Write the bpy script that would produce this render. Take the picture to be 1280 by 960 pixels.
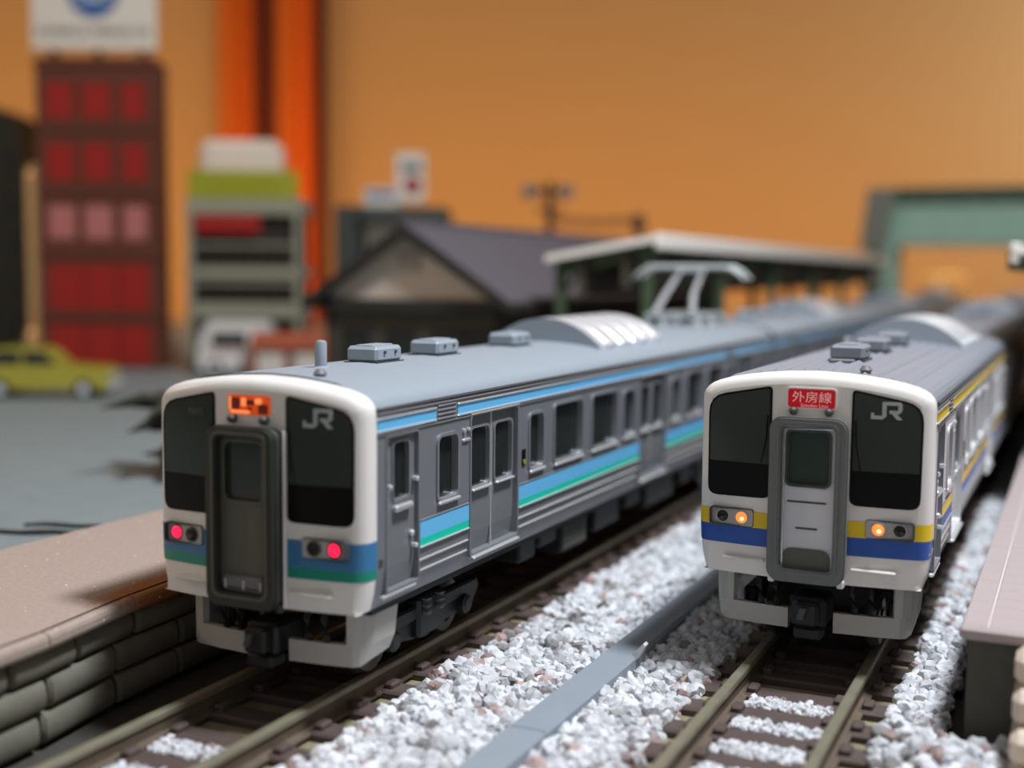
import bpy, bmesh, math, random
import numpy as np
from mathutils import Vector, Matrix, Euler

for o in list(bpy.data.objects):
    bpy.data.objects.remove(o, do_unlink=True)
SC = bpy.context.scene
COL = SC.collection
S = 0.1                      # geometry is written in millimetres, one Blender unit is one centimetre
YAW = 0.431255               # the camera looks this far to the left of the tracks
random.seed(7)

# ------------------------------------------------------------------ camera
cam = bpy.data.cameras.new('camera')
cam.sensor_width = 36.0
cam.lens = 1547.375 / 1280 * 36.0
cam.clip_start = 0.05
cam.clip_end = 2000
cam.dof.use_dof = True
cam.dof.focus_distance = 10.9
cam.dof.aperture_fstop = 0.195
camo = bpy.data.objects.new('camera', cam)
COL.objects.link(camo)
camo.location = (5.78385, -7.74383, 3.3452)
_fw = Vector((-math.sin(YAW) * math.cos(0.089143), math.cos(YAW) * math.cos(0.089143), -math.sin(0.089143)))
_q = _fw.to_track_quat('-Z', 'Y')
camo.rotation_mode = 'QUATERNION'
camo.rotation_quaternion = _q @ Euler((0, 0, 0.008853)).to_quaternion()
SC.camera = camo

# ------------------------------------------------------------------ world, lights, exposure
w = bpy.data.worlds.new('room_light')
SC.world = w
w.use_nodes = True
w.node_tree.nodes['Background'].inputs[0].default_value = (1.0, 0.95, 0.90, 1)
w.node_tree.nodes['Background'].inputs[1].default_value = 0.25
SC.view_settings.view_transform = 'Standard'
SC.view_settings.look = 'None'
SC.view_settings.exposure = 0.0
SC.view_settings.gamma = 1.0
SC.view_settings.use_curve_mapping = False


def area_light(name, loc, target, size, power, color):
    l = bpy.data.lights.new(name, 'AREA')
    l.shape = 'DISK'
    l.size = size
    l.energy = power
    l.color = color
    o = bpy.data.objects.new(name, l)
    COL.objects.link(o)
    o.location = loc
    o.rotation_mode = 'QUATERNION'
    o.rotation_quaternion = (Vector(target) - Vector(loc)).to_track_quat('-Z', 'Y')
    return o


# white desk lamp above the tracks, warm bulb lamp beside the layout at the left
area_light('desk_lamp', (11.5, 3.6, 27), (2.0, 5.0, 0), 4.5, 12000, (0.90, 0.95, 1.0))
wash = area_light('wall_wash_lamp', (5.784 - 0.418 * 57 - 0.909 * 12, -7.744 + 0.909 * 57 - 0.418 * 12, 1.5), (5.784 - 0.418 * 72, -7.744 + 0.909 * 72, 14), 1, 5400, (1.0, 0.50, 0.07))  # unseen strip light added behind the town to warm the wall evenly
wash.data.shape = 'RECTANGLE'
wash.data.size = 86
wash.data.size_y = 5
wash.rotation_quaternion = Euler((math.radians(90 + 28), 0, YAW)).to_quaternion()
area_light('warm_bulb_lamp', (-44, -14, 22), (-24, 24, 6), 2, 4000, (1.0, 0.70, 0.40))
area_light('white_room_lamp', (20, 58, 15), (10, 72, 15), 5, 3000, (0.72, 0.86, 1.0))  # added out-of-frame light that pales the right end of the wall


# ------------------------------------------------------------------ materials
def lin(c):
    return tuple(((v / 255) / 12.92 if v / 255 <= 0.04045 else ((v / 255 + 0.055) / 1.055) ** 2.4) for v in c)


def mat(name, rgb, rough=0.5, metal=0.0, emit=0.0, noise=0.0, scale=3.0, spec=0.5, emit_rgb=None, bump=0.0, coat=0.0):
    m = bpy.data.materials.new(name)
    m.use_nodes = True
    nt = m.node_tree
    b = nt.nodes['Principled BSDF']
    c = lin(rgb) + (1,)
    b.inputs['Base Color'].default_value = c
    b.inputs['Roughness'].default_value = rough
    b.inputs['Metallic'].default_value = metal
    b.inputs['Specular IOR Level'].default_value = spec
    b.inputs['Coat Weight'].default_value = coat
    if emit:
        b.inputs['Emission Color'].default_value = (lin(emit_rgb) if emit_rgb else lin(rgb)) + (1,)
        b.inputs['Emission Strength'].default_value = emit
    if noise or bump:
        tc = nt.nodes.new('ShaderNodeTexCoord')
        n = nt.nodes.new('ShaderNodeTexNoise')
        n.inputs['Scale'].default_value = scale
        n.inputs['Detail'].default_value = 4
        nt.links.new(tc.outputs['Object'], n.inputs['Vector'])
        if noise:
            mx = nt.nodes.new('ShaderNodeMix')
            mx.data_type = 'RGBA'
            mx.inputs[6].default_value = tuple(max(0, v * (1 - noise)) for v in c[:3]) + (1,)
            mx.inputs[7].default_value = tuple(min(1, v * (1 + noise)) for v in c[:3]) + (1,)
            nt.links.new(n.outputs['Fac'], mx.inputs[0])
            nt.links.new(mx.outputs[2], b.inputs['Base Color'])
        if bump:
            bp = nt.nodes.new('ShaderNodeBump')
            bp.inputs['Strength'].default_value = bump
            bp.inputs['Distance'].default_value = 0.02
            nt.links.new(n.outputs['Fac'], bp.inputs['Height'])
            nt.links.new(bp.outputs['Normal'], b.inputs['Normal'])
    return m


M = {}
M['body'] = mat('silver_grey_plastic', (128, 131, 136), 0.42, 0.25, noise=0.05, scale=40)
M['bodyB'] = mat('bright_silver_plastic', (206, 206, 208), 0.38, 0.25, noise=0.05, scale=40)
M['roofA'] = mat('roof_grey_plastic', (146, 156, 166), 0.5, noise=0.04, scale=8)
M['roofB'] = mat('roof_silver_grey_plastic', (134, 138, 148), 0.45, noise=0.04, scale=8)
M['white'] = mat('white_plastic', (236, 232, 228), 0.3)
M['silver'] = mat('bright_silver', (225, 228, 232), 0.25, 0.6)
M['chrome'] = mat('dull_silver_casting', (224, 226, 232), 0.3, 0.35)
M['frame'] = mat('grey_window_frame', (142, 145, 150), 0.35, 0.3)
M['dgrey'] = mat('dark_grey_plastic', (70, 73, 75), 0.5)
M['gangA'] = mat('dark_olive_rubber', (54, 56, 50), 0.55)
M['gangdoorA'] = mat('dark_grey_green_panel', (92, 94, 84), 0.5)
M['gangB'] = mat('grey_rubber', (112, 114, 114), 0.5)
M['doorB'] = mat('pale_grey_white_panel', (214, 216, 222), 0.35)
M['doorleaf'] = mat('grey_door_panel', (124, 127, 131), 0.45, 0.2)
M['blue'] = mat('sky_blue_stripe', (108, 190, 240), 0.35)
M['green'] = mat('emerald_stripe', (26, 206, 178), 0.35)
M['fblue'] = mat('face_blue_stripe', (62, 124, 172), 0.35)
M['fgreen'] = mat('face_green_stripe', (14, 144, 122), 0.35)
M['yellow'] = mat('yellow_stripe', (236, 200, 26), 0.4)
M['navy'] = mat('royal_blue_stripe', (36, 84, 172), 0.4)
M['glass'] = mat('dark_window_glass', (34, 38, 36), 0.12, spec=0.6)
M['cabglass'] = mat('dark_cab_glass', (58, 65, 60), 0.12, spec=0.4)
M['doorglass'] = mat('green_tinted_glass', (58, 72, 66), 0.12)
M['black'] = mat('black_panel', (8, 9, 9), 0.4, spec=0.2)
M['under'] = mat('black_underframe_plastic', (22, 24, 25), 0.55, noise=0.2, scale=20)
M['under2'] = mat('charcoal_equipment_plastic', (23, 25, 25), 0.5)
M['wheel'] = mat('dark_steel_wheel', (92, 90, 84), 0.35, 0.7)
M['skirt'] = mat('light_grey_skirt', (176, 174, 168), 0.42)
M['lampred'] = mat('red_tail_lamp', (255, 30, 60), 0.3, emit=2.2, emit_rgb=(255, 20, 60))
M['lamporange'] = mat('glowing_orange_headlamp', (255, 150, 70), 0.3, emit=1.3, emit_rgb=(255, 120, 50))
M['lampcore'] = mat('glowing_yellow_filament', (255, 235, 150), 0.3, emit=4.0, emit_rgb=(255, 205, 130))
M['lampoff'] = mat('unlit_lamp_lens', (16, 17, 20), 0.15)
M['lampbox'] = mat('silver_lamp_housing', (176, 174, 172), 0.4)
M['signorange'] = mat('orange_lit_display', (196, 66, 12), 0.4, emit=0.38, emit_rgb=(255, 90, 20))
M['signdark'] = mat('dark_brown_lettering', (96, 26, 8), 0.5, emit=0.1, emit_rgb=(160, 40, 8))
M['signglow'] = mat('bright_orange_lettering', (255, 150, 90), 0.4, emit=0.8, emit_rgb=(255, 140, 80))
M['signred'] = mat('red_destination_sign', (190, 14, 36), 0.35, emit=0.22, emit_rgb=(220, 10, 30))
M['signpink'] = mat('pale_pink_lettering', (246, 196, 192), 0.4, emit=0.18)
M['logo'] = mat('grey_white_lettering', (176, 184, 182), 0.5)
M['faint'] = mat('faint_grey_lettering', (92, 94, 88), 0.6)
M['glime'] = mat('lime_green_screen', (150, 152, 28), .5)
M['insul'] = mat('pale_insulator', (188, 194, 196), 0.4)
M['rail'] = mat('weathered_rail', (150, 144, 124), 0.38, 0.45, noise=0.25, scale=6)
M['railweb'] = mat('rust_brown_rail_web', (98, 84, 70), 0.6, 0.1, noise=0.3, scale=6)
M['sleeper'] = mat('brown_sleeper_plastic', (84, 70, 66), 0.6, noise=0.25, scale=5)
M['roadbed'] = mat('olive_roadbed', (134, 126, 100), 0.8, noise=0.4, scale=7)
M['cover'] = mat('blue_grey_trough_lid', (138, 146, 156), 0.6, noise=0.06, scale=3)
M['sand'] = mat('dark_ballast_base', (66, 62, 56), 0.9, noise=0.3, scale=9)  # dark base, darkened further so its colour holds the shade beside the rails


def stone_mat():
    m = bpy.data.materials.new('mixed_white_ballast')
    m.use_nodes = True
    nt = m.node_tree
    b = nt.nodes['Principled BSDF']
    at = nt.nodes.new('ShaderNodeAttribute')
    at.attribute_name = 'stone_tint'
    n = nt.nodes.new('ShaderNodeTexNoise')
    n.inputs['Scale'].default_value = 18
    mx = nt.nodes.new('ShaderNodeMix')
    mx.data_type = 'RGBA'
    mx.blend_type = 'MULTIPLY'
    mx.inputs[0].default_value = 0.25
    nt.links.new(at.outputs['Color'], mx.inputs[6])
    nt.links.new(n.outputs['Fac'], mx.inputs[7])
    nt.links.new(mx.outputs[2], b.inputs['Base Color'])
    b.inputs['Roughness'].default_value = 0.7
    return m


M['stone'] = stone_mat()


def platform_mat():
    m = bpy.data.materials.new('speckled_pink_platform')
    m.use_nodes = True
    nt = m.node_tree
    b = nt.nodes['Principled BSDF']
    tc = nt.nodes.new('ShaderNodeTexCoord')
    v = nt.nodes.new('ShaderNodeTexVoronoi')
    v.inputs['Scale'].default_value = 24
    nt.links.new(tc.outputs['Object'], v.inputs['Vector'])
    gt = nt.nodes.new('ShaderNodeMath'); gt.operation = 'GREATER_THAN'; gt.inputs[1].default_value = 0.955
    sp = nt.nodes.new('ShaderNodeSeparateColor')
    nt.links.new(v.outputs['Color'], sp.inputs[0])
    nt.links.new(sp.outputs[0], gt.inputs[0])
    ls = nt.nodes.new('ShaderNodeMath'); ls.operation = 'LESS_THAN'; ls.inputs[1].default_value = 0.22
    nt.links.new(v.outputs['Distance'], ls.inputs[0])
    mu = nt.nodes.new('ShaderNodeMath'); mu.operation = 'MULTIPLY'
    nt.links.new(gt.outputs[0], mu.inputs[0]); nt.links.new(ls.outputs[0], mu.inputs[1])
    n = nt.nodes.new('ShaderNodeTexNoise'); n.inputs['Scale'].default_value = 24; n.inputs['Detail'].default_value = 5
    nt.links.new(tc.outputs['Object'], n.inputs['Vector'])
    base = nt.nodes.new('ShaderNodeMix'); base.data_type = 'RGBA'
    base.inputs[6].default_value = lin((150, 132, 122)) + (1,)
    base.inputs[7].default_value = lin((184, 166, 156)) + (1,)
    nt.links.new(n.outputs['Fac'], base.inputs[0])
    # orange light spill painted into the colour, ragged outline, beside the platform edge
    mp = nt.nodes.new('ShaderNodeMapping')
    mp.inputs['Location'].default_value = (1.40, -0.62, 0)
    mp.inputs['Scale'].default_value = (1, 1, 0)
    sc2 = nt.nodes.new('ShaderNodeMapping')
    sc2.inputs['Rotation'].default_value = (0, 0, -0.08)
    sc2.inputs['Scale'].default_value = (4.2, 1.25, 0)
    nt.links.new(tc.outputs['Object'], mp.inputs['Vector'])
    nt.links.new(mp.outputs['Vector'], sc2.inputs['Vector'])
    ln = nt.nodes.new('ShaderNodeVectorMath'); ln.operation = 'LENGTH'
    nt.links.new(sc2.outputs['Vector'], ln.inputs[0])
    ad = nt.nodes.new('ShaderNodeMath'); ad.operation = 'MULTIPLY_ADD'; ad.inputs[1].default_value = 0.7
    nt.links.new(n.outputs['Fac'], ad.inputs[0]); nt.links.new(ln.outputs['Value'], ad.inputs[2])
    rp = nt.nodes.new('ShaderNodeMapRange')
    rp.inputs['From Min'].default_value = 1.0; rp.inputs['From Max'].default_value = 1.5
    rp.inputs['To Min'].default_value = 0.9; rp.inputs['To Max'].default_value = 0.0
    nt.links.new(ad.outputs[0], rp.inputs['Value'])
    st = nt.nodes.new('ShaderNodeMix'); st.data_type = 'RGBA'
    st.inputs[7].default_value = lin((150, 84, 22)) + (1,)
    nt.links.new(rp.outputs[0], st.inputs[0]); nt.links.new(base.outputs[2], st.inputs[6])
    fl = nt.nodes.new('ShaderNodeMix'); fl.data_type = 'RGBA'
    fl.inputs[7].default_value = (1, 0.97, 0.9, 1)
    nt.links.new(mu.outputs[0], fl.inputs[0]); nt.links.new(st.outputs[2], fl.inputs[6])
    nt.links.new(fl.outputs[2], b.inputs['Base Color'])
    b.inputs['Roughness'].default_value = 0.55
    return m


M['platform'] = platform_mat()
M['tile'] = mat('pale_pink_tile', (168, 154, 154), 0.6, noise=0.06, scale=6)
M['joint'] = mat('pale_tile_joint', (194, 184, 184), 0.7)
M['block'] = mat('mossy_stone_block', (112, 109, 97), 0.75, noise=0.35, scale=4, bump=0.5)  # olive grey tone, mottled at random, with small bumps
M['blockgap'] = mat('dark_mortar', (40, 40, 34), 0.9)
M['platend'] = mat('dark_olive_concrete', (84, 82, 72), 0.8, noise=0.2, scale=5)
M['asphalt'] = mat('grey_asphalt', (128, 138, 140), 0.55, noise=0.14, scale=2.2)


# ------------------------------------------------------------------ mesh helpers (millimetres)
class MB:
    def __init__(self):
        self.v, self.f = [], []

    def add(self, vs, fs):
        n = len(self.v)
        self.v += [tuple(p) for p in vs]
        self.f += [tuple(i + n for i in f) for f in fs]
        return self

    def box(self, x0, x1, y0, y1, z0, z1):
        return self.add([(x0, y0, z0), (x1, y0, z0), (x1, y1, z0), (x0, y1, z0), (x0, y0, z1), (x1, y0, z1), (x1, y1, z1), (x0, y1, z1)],
                        [(0, 3, 2, 1), (4, 5, 6, 7), (0, 1, 5, 4), (1, 2, 6, 5), (2, 3, 7, 6), (3, 0, 4, 7)])

    def rbox(self, x0, x1, y0, y1, z0, z1, r):
        lo, hi = (x0, y0, z0), (x1, y1, z1)
        idx, vs = {}, []
        for c in [(a, b, d) for a in (0, 1) for b in (0, 1) for d in (0, 1)]:
            for ax in range(3):
                p = []
                for k in range(3):
                    q = hi[k] if c[k] else lo[k]
                    if k != ax:
                        q += -r if c[k] else r
                    p.append(q)
                idx[(c, ax)] = len(vs)
                vs.append(p)
        fs = []
        for ax in range(3):
            o1, o2 = [k for k in range(3) if k != ax]
            for s in (0, 1):
                q = []
                for a, b in ((0, 0), (1, 0), (1, 1), (0, 1)):
                    c = [0, 0, 0]; c[ax] = s; c[o1] = a; c[o2] = b
                    q.append(idx[(tuple(c), ax)])
                fs.append(q)
        for e in range(3):
            o1, o2 = [k for k in range(3) if k != e]
            for a in (0, 1):
                for b in (0, 1):
                    c0 = [0, 0, 0]; c0[o1] = a; c0[o2] = b
                    c1 = list(c0); c1[e] = 1
                    fs.append((idx[(tuple(c0), o1)], idx[(tuple(c0), o2)], idx[(tuple(c1), o2)], idx[(tuple(c1), o1)]))
        for c in [(a, b, d) for a in (0, 1) for b in (0, 1) for d in (0, 1)]:
            fs.append([idx[(c, k)] for k in range(3)])
        return self.add(vs, fs)

    def prism(self, pts, axis, a, b):
        """pts: 2D outline in the two other axes, extruded from a to b along axis"""
        n = len(pts)

        def put(p, t):
            q = list(p)
            q.insert(axis, t)
            return q
        vs = [put(p, a) for p in pts] + [put(p, b) for p in pts]
        fs = [tuple(range(n)), tuple(range(2 * n - 1, n - 1, -1))]
        fs += [(i, (i + 1) % n, n + (i + 1) % n, n + i) for i in range(n)]
        return self.add(vs, fs)

    def ring(self, outer, inner, axis, a, b):
        n = len(outer)

        def put(p, t):
            q = list(p)
            q.insert(axis, t)
            return q
        vs = [put(p, a) for p in outer] + [put(p, a) for p in inner] + [put(p, b) for p in outer] + [put(p, b) for p in inner]
        fs = []
        for i in range(n):
            j = (i + 1) % n
            fs += [(i, j, n + j, n + i), (i, j, 2 * n + j, 2 * n + i), (n + i, n + j, 3 * n + j, 3 * n + i), (2 * n + i, 2 * n + j, 3 * n + j, 3 * n + i)]
        return self.add(vs, fs)

    def tube(self, pts, r, n=8, caps=True):
        pts = [Vector(p) for p in pts]
        rings = []
        for i, p in enumerate(pts):
            d = (pts[min(i + 1, len(pts) - 1)] - pts[max(i - 1, 0)]).normalized()
            u = d.cross(Vector((0, 0, 1)))
            if u.length < 1e-4:
                u = d.cross(Vector((1, 0, 0)))
            u.normalize()
            w2 = d.cross(u)
            rr = r[i] if isinstance(r, (list, tuple)) else r
            rings.append([p + (u * math.cos(t) + w2 * math.sin(t)) * rr for t in [2 * math.pi * k / n for k in range(n)]])
        vs = [q for rg in rings for q in rg]
        fs = []
        for i in range(len(rings) - 1):
            for k in range(n):
                l = (k + 1) % n
                fs.append((i * n + k, i * n + l, (i + 1) * n + l, (i + 1) * n + k))
        if caps:
            fs += [tuple(range(n))[::-1], tuple(range((len(rings) - 1) * n, len(rings) * n))]
        return self.add(vs, fs)

    def lathe(self, prof, c, axis=2, n=16):
        """prof: list of (radius, height) revolved about an axis through c"""
        vs, fs = [], []
        o = [k for k in range(3) if k != axis]
        for r, h in prof:
            for k in range(n):
                t = 2 * math.pi * k / n
                p = [0, 0, 0]
                p[axis] = c[axis] + h
                p[o[0]] = c[o[0]] + r * math.cos(t)
                p[o[1]] = c[o[1]] + r * math.sin(t)
                vs.append(p)
        for i in range(len(prof) - 1):
            for k in range(n):
                l = (k + 1) % n
                fs.append((i * n + k, i * n + l, (i + 1) * n + l, (i + 1) * n + k))
        fs += [tuple(range(n)), tuple(range((len(prof) - 1) * n, len(prof) * n))]
        return self.add(vs, fs)

    def build(self, name, m, parent=None, smooth=False, recalc=True):
        me = bpy.data.meshes.new(name)
        me.from_pydata([(p[0] * S, p[1] * S, p[2] * S) for p in self.v], [], self.f)
        if recalc:
            bm = bmesh.new()
            bm.from_mesh(me)
            bmesh.ops.recalc_face_normals(bm, faces=bm.faces)
            bm.to_mesh(me)
            bm.free()
        if smooth:
            me.polygons.foreach_set('use_smooth', [True] * len(me.polygons))
        me.materials.append(M[m] if isinstance(m, str) else m)
        if smooth and smooth != 'all':
            me.set_sharp_from_angle(angle=math.radians(40))
        o = bpy.data.objects.new(name, me)
        COL.objects.link(o)
        if parent:
            o.parent = parent
        return o


def tag(o, label, cat=None, group=None, kind=None):
    if label:
        o['label'] = label
    if cat:
        o['category'] = cat
    if group:
        o['group'] = group
    if kind:
        o['kind'] = kind
    return o


def thing(name, label, cat, loc=(0, 0, 0), rz=0.0, group=None):
    o = bpy.data.objects.new(name, None)
    COL.objects.link(o)
    o.location = (loc[0] * S, loc[1] * S, loc[2] * S)
    o.rotation_euler = (0, 0, rz)
    o.empty_display_size = 0.2
    return tag(o, label, cat, group)


def copy_tree(o, parent=None):
    c = o.copy()
    COL.objects.link(c)
    c.parent = parent
    for ch in list(o.children):
        copy_tree(ch, c)
    return c


def dup(o, parent, loc=(0, 0, 0)):
    c = o.copy()
    COL.objects.link(c)
    c.parent = parent
    c.location = (loc[0] * S, loc[1] * S, loc[2] * S)
    return c


def rrect(a0, a1, b0, b1, r, n=4):
    pts = []
    for cx, cy, t0 in ((a1 - r, b1 - r, 0), (a0 + r, b1 - r, 90), (a0 + r, b0 + r, 180), (a1 - r, b0 + r, 270)):
        for k in range(n + 1):
            t = math.radians(t0 + 90 * k / n)
            pts.append((cx + r * math.cos(t), cy + r * math.sin(t)))
    return pts


def text_mesh(body, height, depth, name, m, parent, to_world, stretch=1.0):
    """lettering of a given cap height (mm), centred on 0,0, mapped through to_world(u, v, d) -> mm"""
    cu = bpy.data.curves.new(name, 'FONT')
    cu.body = body
    cu.size = 1.0
    cu.align_x = 'CENTER'
    cu.extrude = 0.0
    cu.resolution_u = 3
    ob = bpy.data.objects.new(name, cu)
    COL.objects.link(ob)
    dg = bpy.context.evaluated_depsgraph_get()
    me = bpy.data.meshes.new_from_object(ob.evaluated_get(dg))
    bpy.data.objects.remove(ob, do_unlink=True)
    bpy.data.curves.remove(cu)
    co = np.array([v.co[:] for v in me.vertices])
    lo, hi = co.min(0), co.max(0)
    k = height / (hi[1] - lo[1])
    bm = bmesh.new()
    bm.from_mesh(me)
    bmesh.ops.remove_doubles(bm, verts=bm.verts, dist=1e-5)
    ext = bmesh.ops.extrude_face_region(bm, geom=bm.faces[:])
    back = {g for g in ext['geom'] if isinstance(g, bmesh.types.BMVert)}
    for v in bm.verts:
        u = (v.co.x - (lo[0] + hi[0]) / 2) * k * stretch
        q = (v.co.y - (lo[1] + hi[1]) / 2) * k
        p = to_world(u, q, depth if v in back else 0.0)
        v.co = (p[0] * S, p[1] * S, p[2] * S)
    bmesh.ops.recalc_face_normals(bm, faces=bm.faces)
    bm.to_mesh(me)
    bm.free()
    me.materials.clear()
    me.materials.append(M[m])
    o = bpy.data.objects.new(name, me)
    COL.objects.link(o)
    o.parent = parent
    return o


# ------------------------------------------------------------------ train cars
PROF = [(9.2, 7.6), (9.55, 9.0), (9.75, 10.5), (9.8, 11.8), (9.8, 22.5), (9.75, 23.1)]
ROOF = [(9.75, 23.1), (9.6, 23.45), (9.3, 23.8), (8.9, 24.08), (8.3, 24.34), (7.4, 24.6), (6.2, 24.84), (4.6, 25.08), (2.6, 25.28), (0, 25.38)]
OUTLINE = [(x, z) for x, z in PROF[:-1]] + ROOF
LEN = 133.0


def wallx(z):
    for (x0, z0), (x1, z1) in zip(PROF, PROF[1:]):
        if z <= z1:
            t = (z - z0) / (z1 - z0)
            return x0 + (x1 - x0) * max(0, min(1, t))
    return PROF[-1][0]


def wall_grid(mb, rect, holes, off=0.0, sgn=1, thick=0.5):
    y0, y1, z0, z1 = rect
    ys = sorted({y0, y1} | {v for h in holes for v in h[:2] if y0 < v < y1})
    zs = sorted({z0, z1} | {v for h in holes for v in h[2:] if z0 < v < z1} | {p[1] for p in PROF if z0 < p[1] < z1})
    for a, b in zip(ys, ys[1:]):
        for c, d in zip(zs, zs[1:]):
            my, mz = (a + b) / 2, (c + d) / 2
            if any(h[0] < my < h[1] and h[2] < mz < h[3] for h in holes):
                continue
            xa, xb = sgn * (wallx(c) + off), sgn * (wallx(d) + off)
            mb.add([(xa, a, c), (xa, b, c), (xb, b, d), (xb, a, d)], [(0, 1, 2, 3)])


def slab_on_side(mb, y0, y1, z0, z1, proud, sgn=1, n=1):
    xa, xb = sgn * (wallx(z0) + proud), sgn * (wallx(z1) + proud)
    ia, ib = sgn * (wallx(z0) - 0.15), sgn * (wallx(z1) - 0.15)
    mb.add([(xa, y0, z0), (xa, y1, z0), (xb, y1, z1), (xb, y0, z1), (ia, y0, z0), (ia, y1, z0), (ib, y1, z1), (ib, y0, z1)],
           [(0, 1, 2, 3), (0, 1, 5, 4), (3, 2, 6, 7), (0, 3, 7, 4), (1, 2, 6, 5), (4, 5, 6, 7)])


WINDOWS = [(12.35, 15.8, 14.6, 19.85), (31.0, 34.3, 14.6, 19.85), (37.2, 44.8, 14.45, 20.2), (47.8, 55.5, 14.45, 20.2), (58.1, 61.7, 14.6, 19.85),
           (76.5, 79.9, 14.6, 19.85), (83.3, 90.4, 14.45, 20.2), (93.6, 101.0, 14.45, 20.2), (103.6, 107.1, 14.6, 19.85), (122.3, 125.8, 14.6, 19.85)]
DOORS = [(18.5, 28.2), (64.2, 73.9), (109.8, 119.5)]
DZ = (8.8, 21.0)


def add_window(root, win, r=0.55, x=9.8, mframe='frame', mpane='glass'):
    y0, y1, z0, z1 = win
    f = MB().ring(rrect(y0 - .28, y1 + .28, z0 - .3, z1 + .28, r + .25), rrect(y0, y1, z0, z1, r), 0, x + .16, x - .75).build('window_frame', mframe, root, smooth=True)
    MB().prism(rrect(y0 - .1, y1 + .1, z0 - .1, z1 + .1, r), 0, x - .5, x - .7).build('pane', mpane, f)
    MB().rbox(x - .3, x + .34, y0 - .1, y1 + .3, z0 - .42, z0 - .12, .1).build('sill', 'silver', f)


def add_double_door(root, yd, dm='doorleaf', fm='body'):
    y0, y1 = yd
    ym = (y0 + y1) / 2
    x = 9.8
    fr = MB()
    fr.ring(rrect(y0 - .3, y1 + .3, DZ[0] - .3, DZ[1] + .3, .5), rrect(y0, y1, DZ[0], DZ[1], .3), 0, x + .1, x - .9)
    fr.build('door_frame', fm, root, smooth=True)
    MB().rbox(x - .3, x + .42, y0, y1, DZ[0] - .5, DZ[0] - .2, .12).build('door_step', 'silver', root)
    MB().tube([(x + .05, y0 - .25, DZ[1] + .2), (x + .05, y1 + .25, DZ[1] + .2)], .13, 6).build('door_rain_strip', 'silver', root)
    for a, b in ((y0, ym - .03), (ym + .03, y1)):
        wn = (a + .62, b - .55, 14.55, 19.8)
        mb = MB()
        wall_grid(mb, (a, b, DZ[0], DZ[1]), [wn], off=-.42)
        lf = mb.build('door_leaf', dm, root)
        MB().ring(rrect(wn[0] - .22, wn[1] + .22, wn[2] - .22, wn[3] + .22, .7), rrect(wn[0], wn[1], wn[2], wn[3], .5), 0, x - .26, x - .9).build('window_frame', 'frame', lf, smooth=True)
        MB().prism(rrect(wn[0] - .1, wn[1] + .1, wn[2] - .1, wn[3] + .1, .5), 0, x - .68, x - .85).build('pane', 'glass', lf)
        MB().rbox(x - .5, x + .02, wn[0], wn[1] + .2, wn[2] - .34, wn[2] - .1, .09).build('sill', 'silver', lf)
        MB().tube([(x - .4, a if a > ym else b, DZ[0]), (x - .4, a if a > ym else b, DZ[1])], .09, 6).build('edge_strip', 'silver', lf)


def add_roof(root, y0, y1, m, ribs):
    pts = []
    for i in range(len(ROOF) - 1):
        (x0, z0), (x1, z1) = ROOF[i], ROOF[i + 1]
        n = 1 if not ribs else max(1, int(abs(x0 - x1) / .2))
        for k in range(n):
            t = k / n
            pts.append((x0 + (x1 - x0) * t, z0 + (z1 - z0) * t))
    pts.append(ROOF[-1])
    full = pts + [(-x, z) for x, z in reversed(pts[:-1])]
    if ribs:
        full = [(x, z + (.2 * max(0, math.cos(2 * math.pi * x / 1.25)) ** 3 if abs(x) < 8.4 else 0)) for x, z in full]
    else:
        full = [(x, z + (.12 if abs(x) < 7.0 else 0)) for x, z in full]
    n = len(full)
    mb = MB()
    mb.add([(x, y0, z) for x, z in full] + [(x, y1, z) for x, z in full], [(i, i + 1, n + i + 1, n + i) for i in range(n - 1)])
    if ribs:
        base = [(x, q[1]) for (x, z), q in zip(full, pts + [(-a, b) for a, b in reversed(pts[:-1])])]
        mb = MB()
        mb.add([(x, y0, z) for x, z in base] + [(x, y0 + .7, z) for x, z in full] + [(x, y1, z) for x, z in full], [(i, i + 1, n + i + 1, n + i) for i in range(n - 1)] + [(n + i, n + i + 1, 2 * n + i + 1, 2 * n + i) for i in range(n - 1)])
    o = mb.build('roof', m, root, smooth=not ribs)
    MB().tube([(9.85, y0, 23.05), (9.85, y1, 23.05)], .16, 6).build('gutter', 'dgrey', root)
    return o


def add_vent(root, x, y, w=1.6, l=4.5, m='roofA'):
    z = 25.25
    b = MB().rbox(x - w, x + w, y, y + l, z + .22, z + 1.65, .28).build('roof_vent', m, root)
    MB().box(x - w - .12, x + w + .12, y - .12, y + l + .12, z - .2, z + .28).build('vent_base', 'dgrey', b)
    MB().rbox(x - w * .55, x + w * .55, y + .5, y + l - .5, z + 1.6, z + 1.76, .06).build('vent_cap', m, b)
    for s in (-.6, .6):
        MB().lathe([(.16, 0), (.16, .14)], (x + w, y + l / 2 + s * l * .35, z + 1.1), 0, 6).build('bolt', 'dgrey', b)


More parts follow.
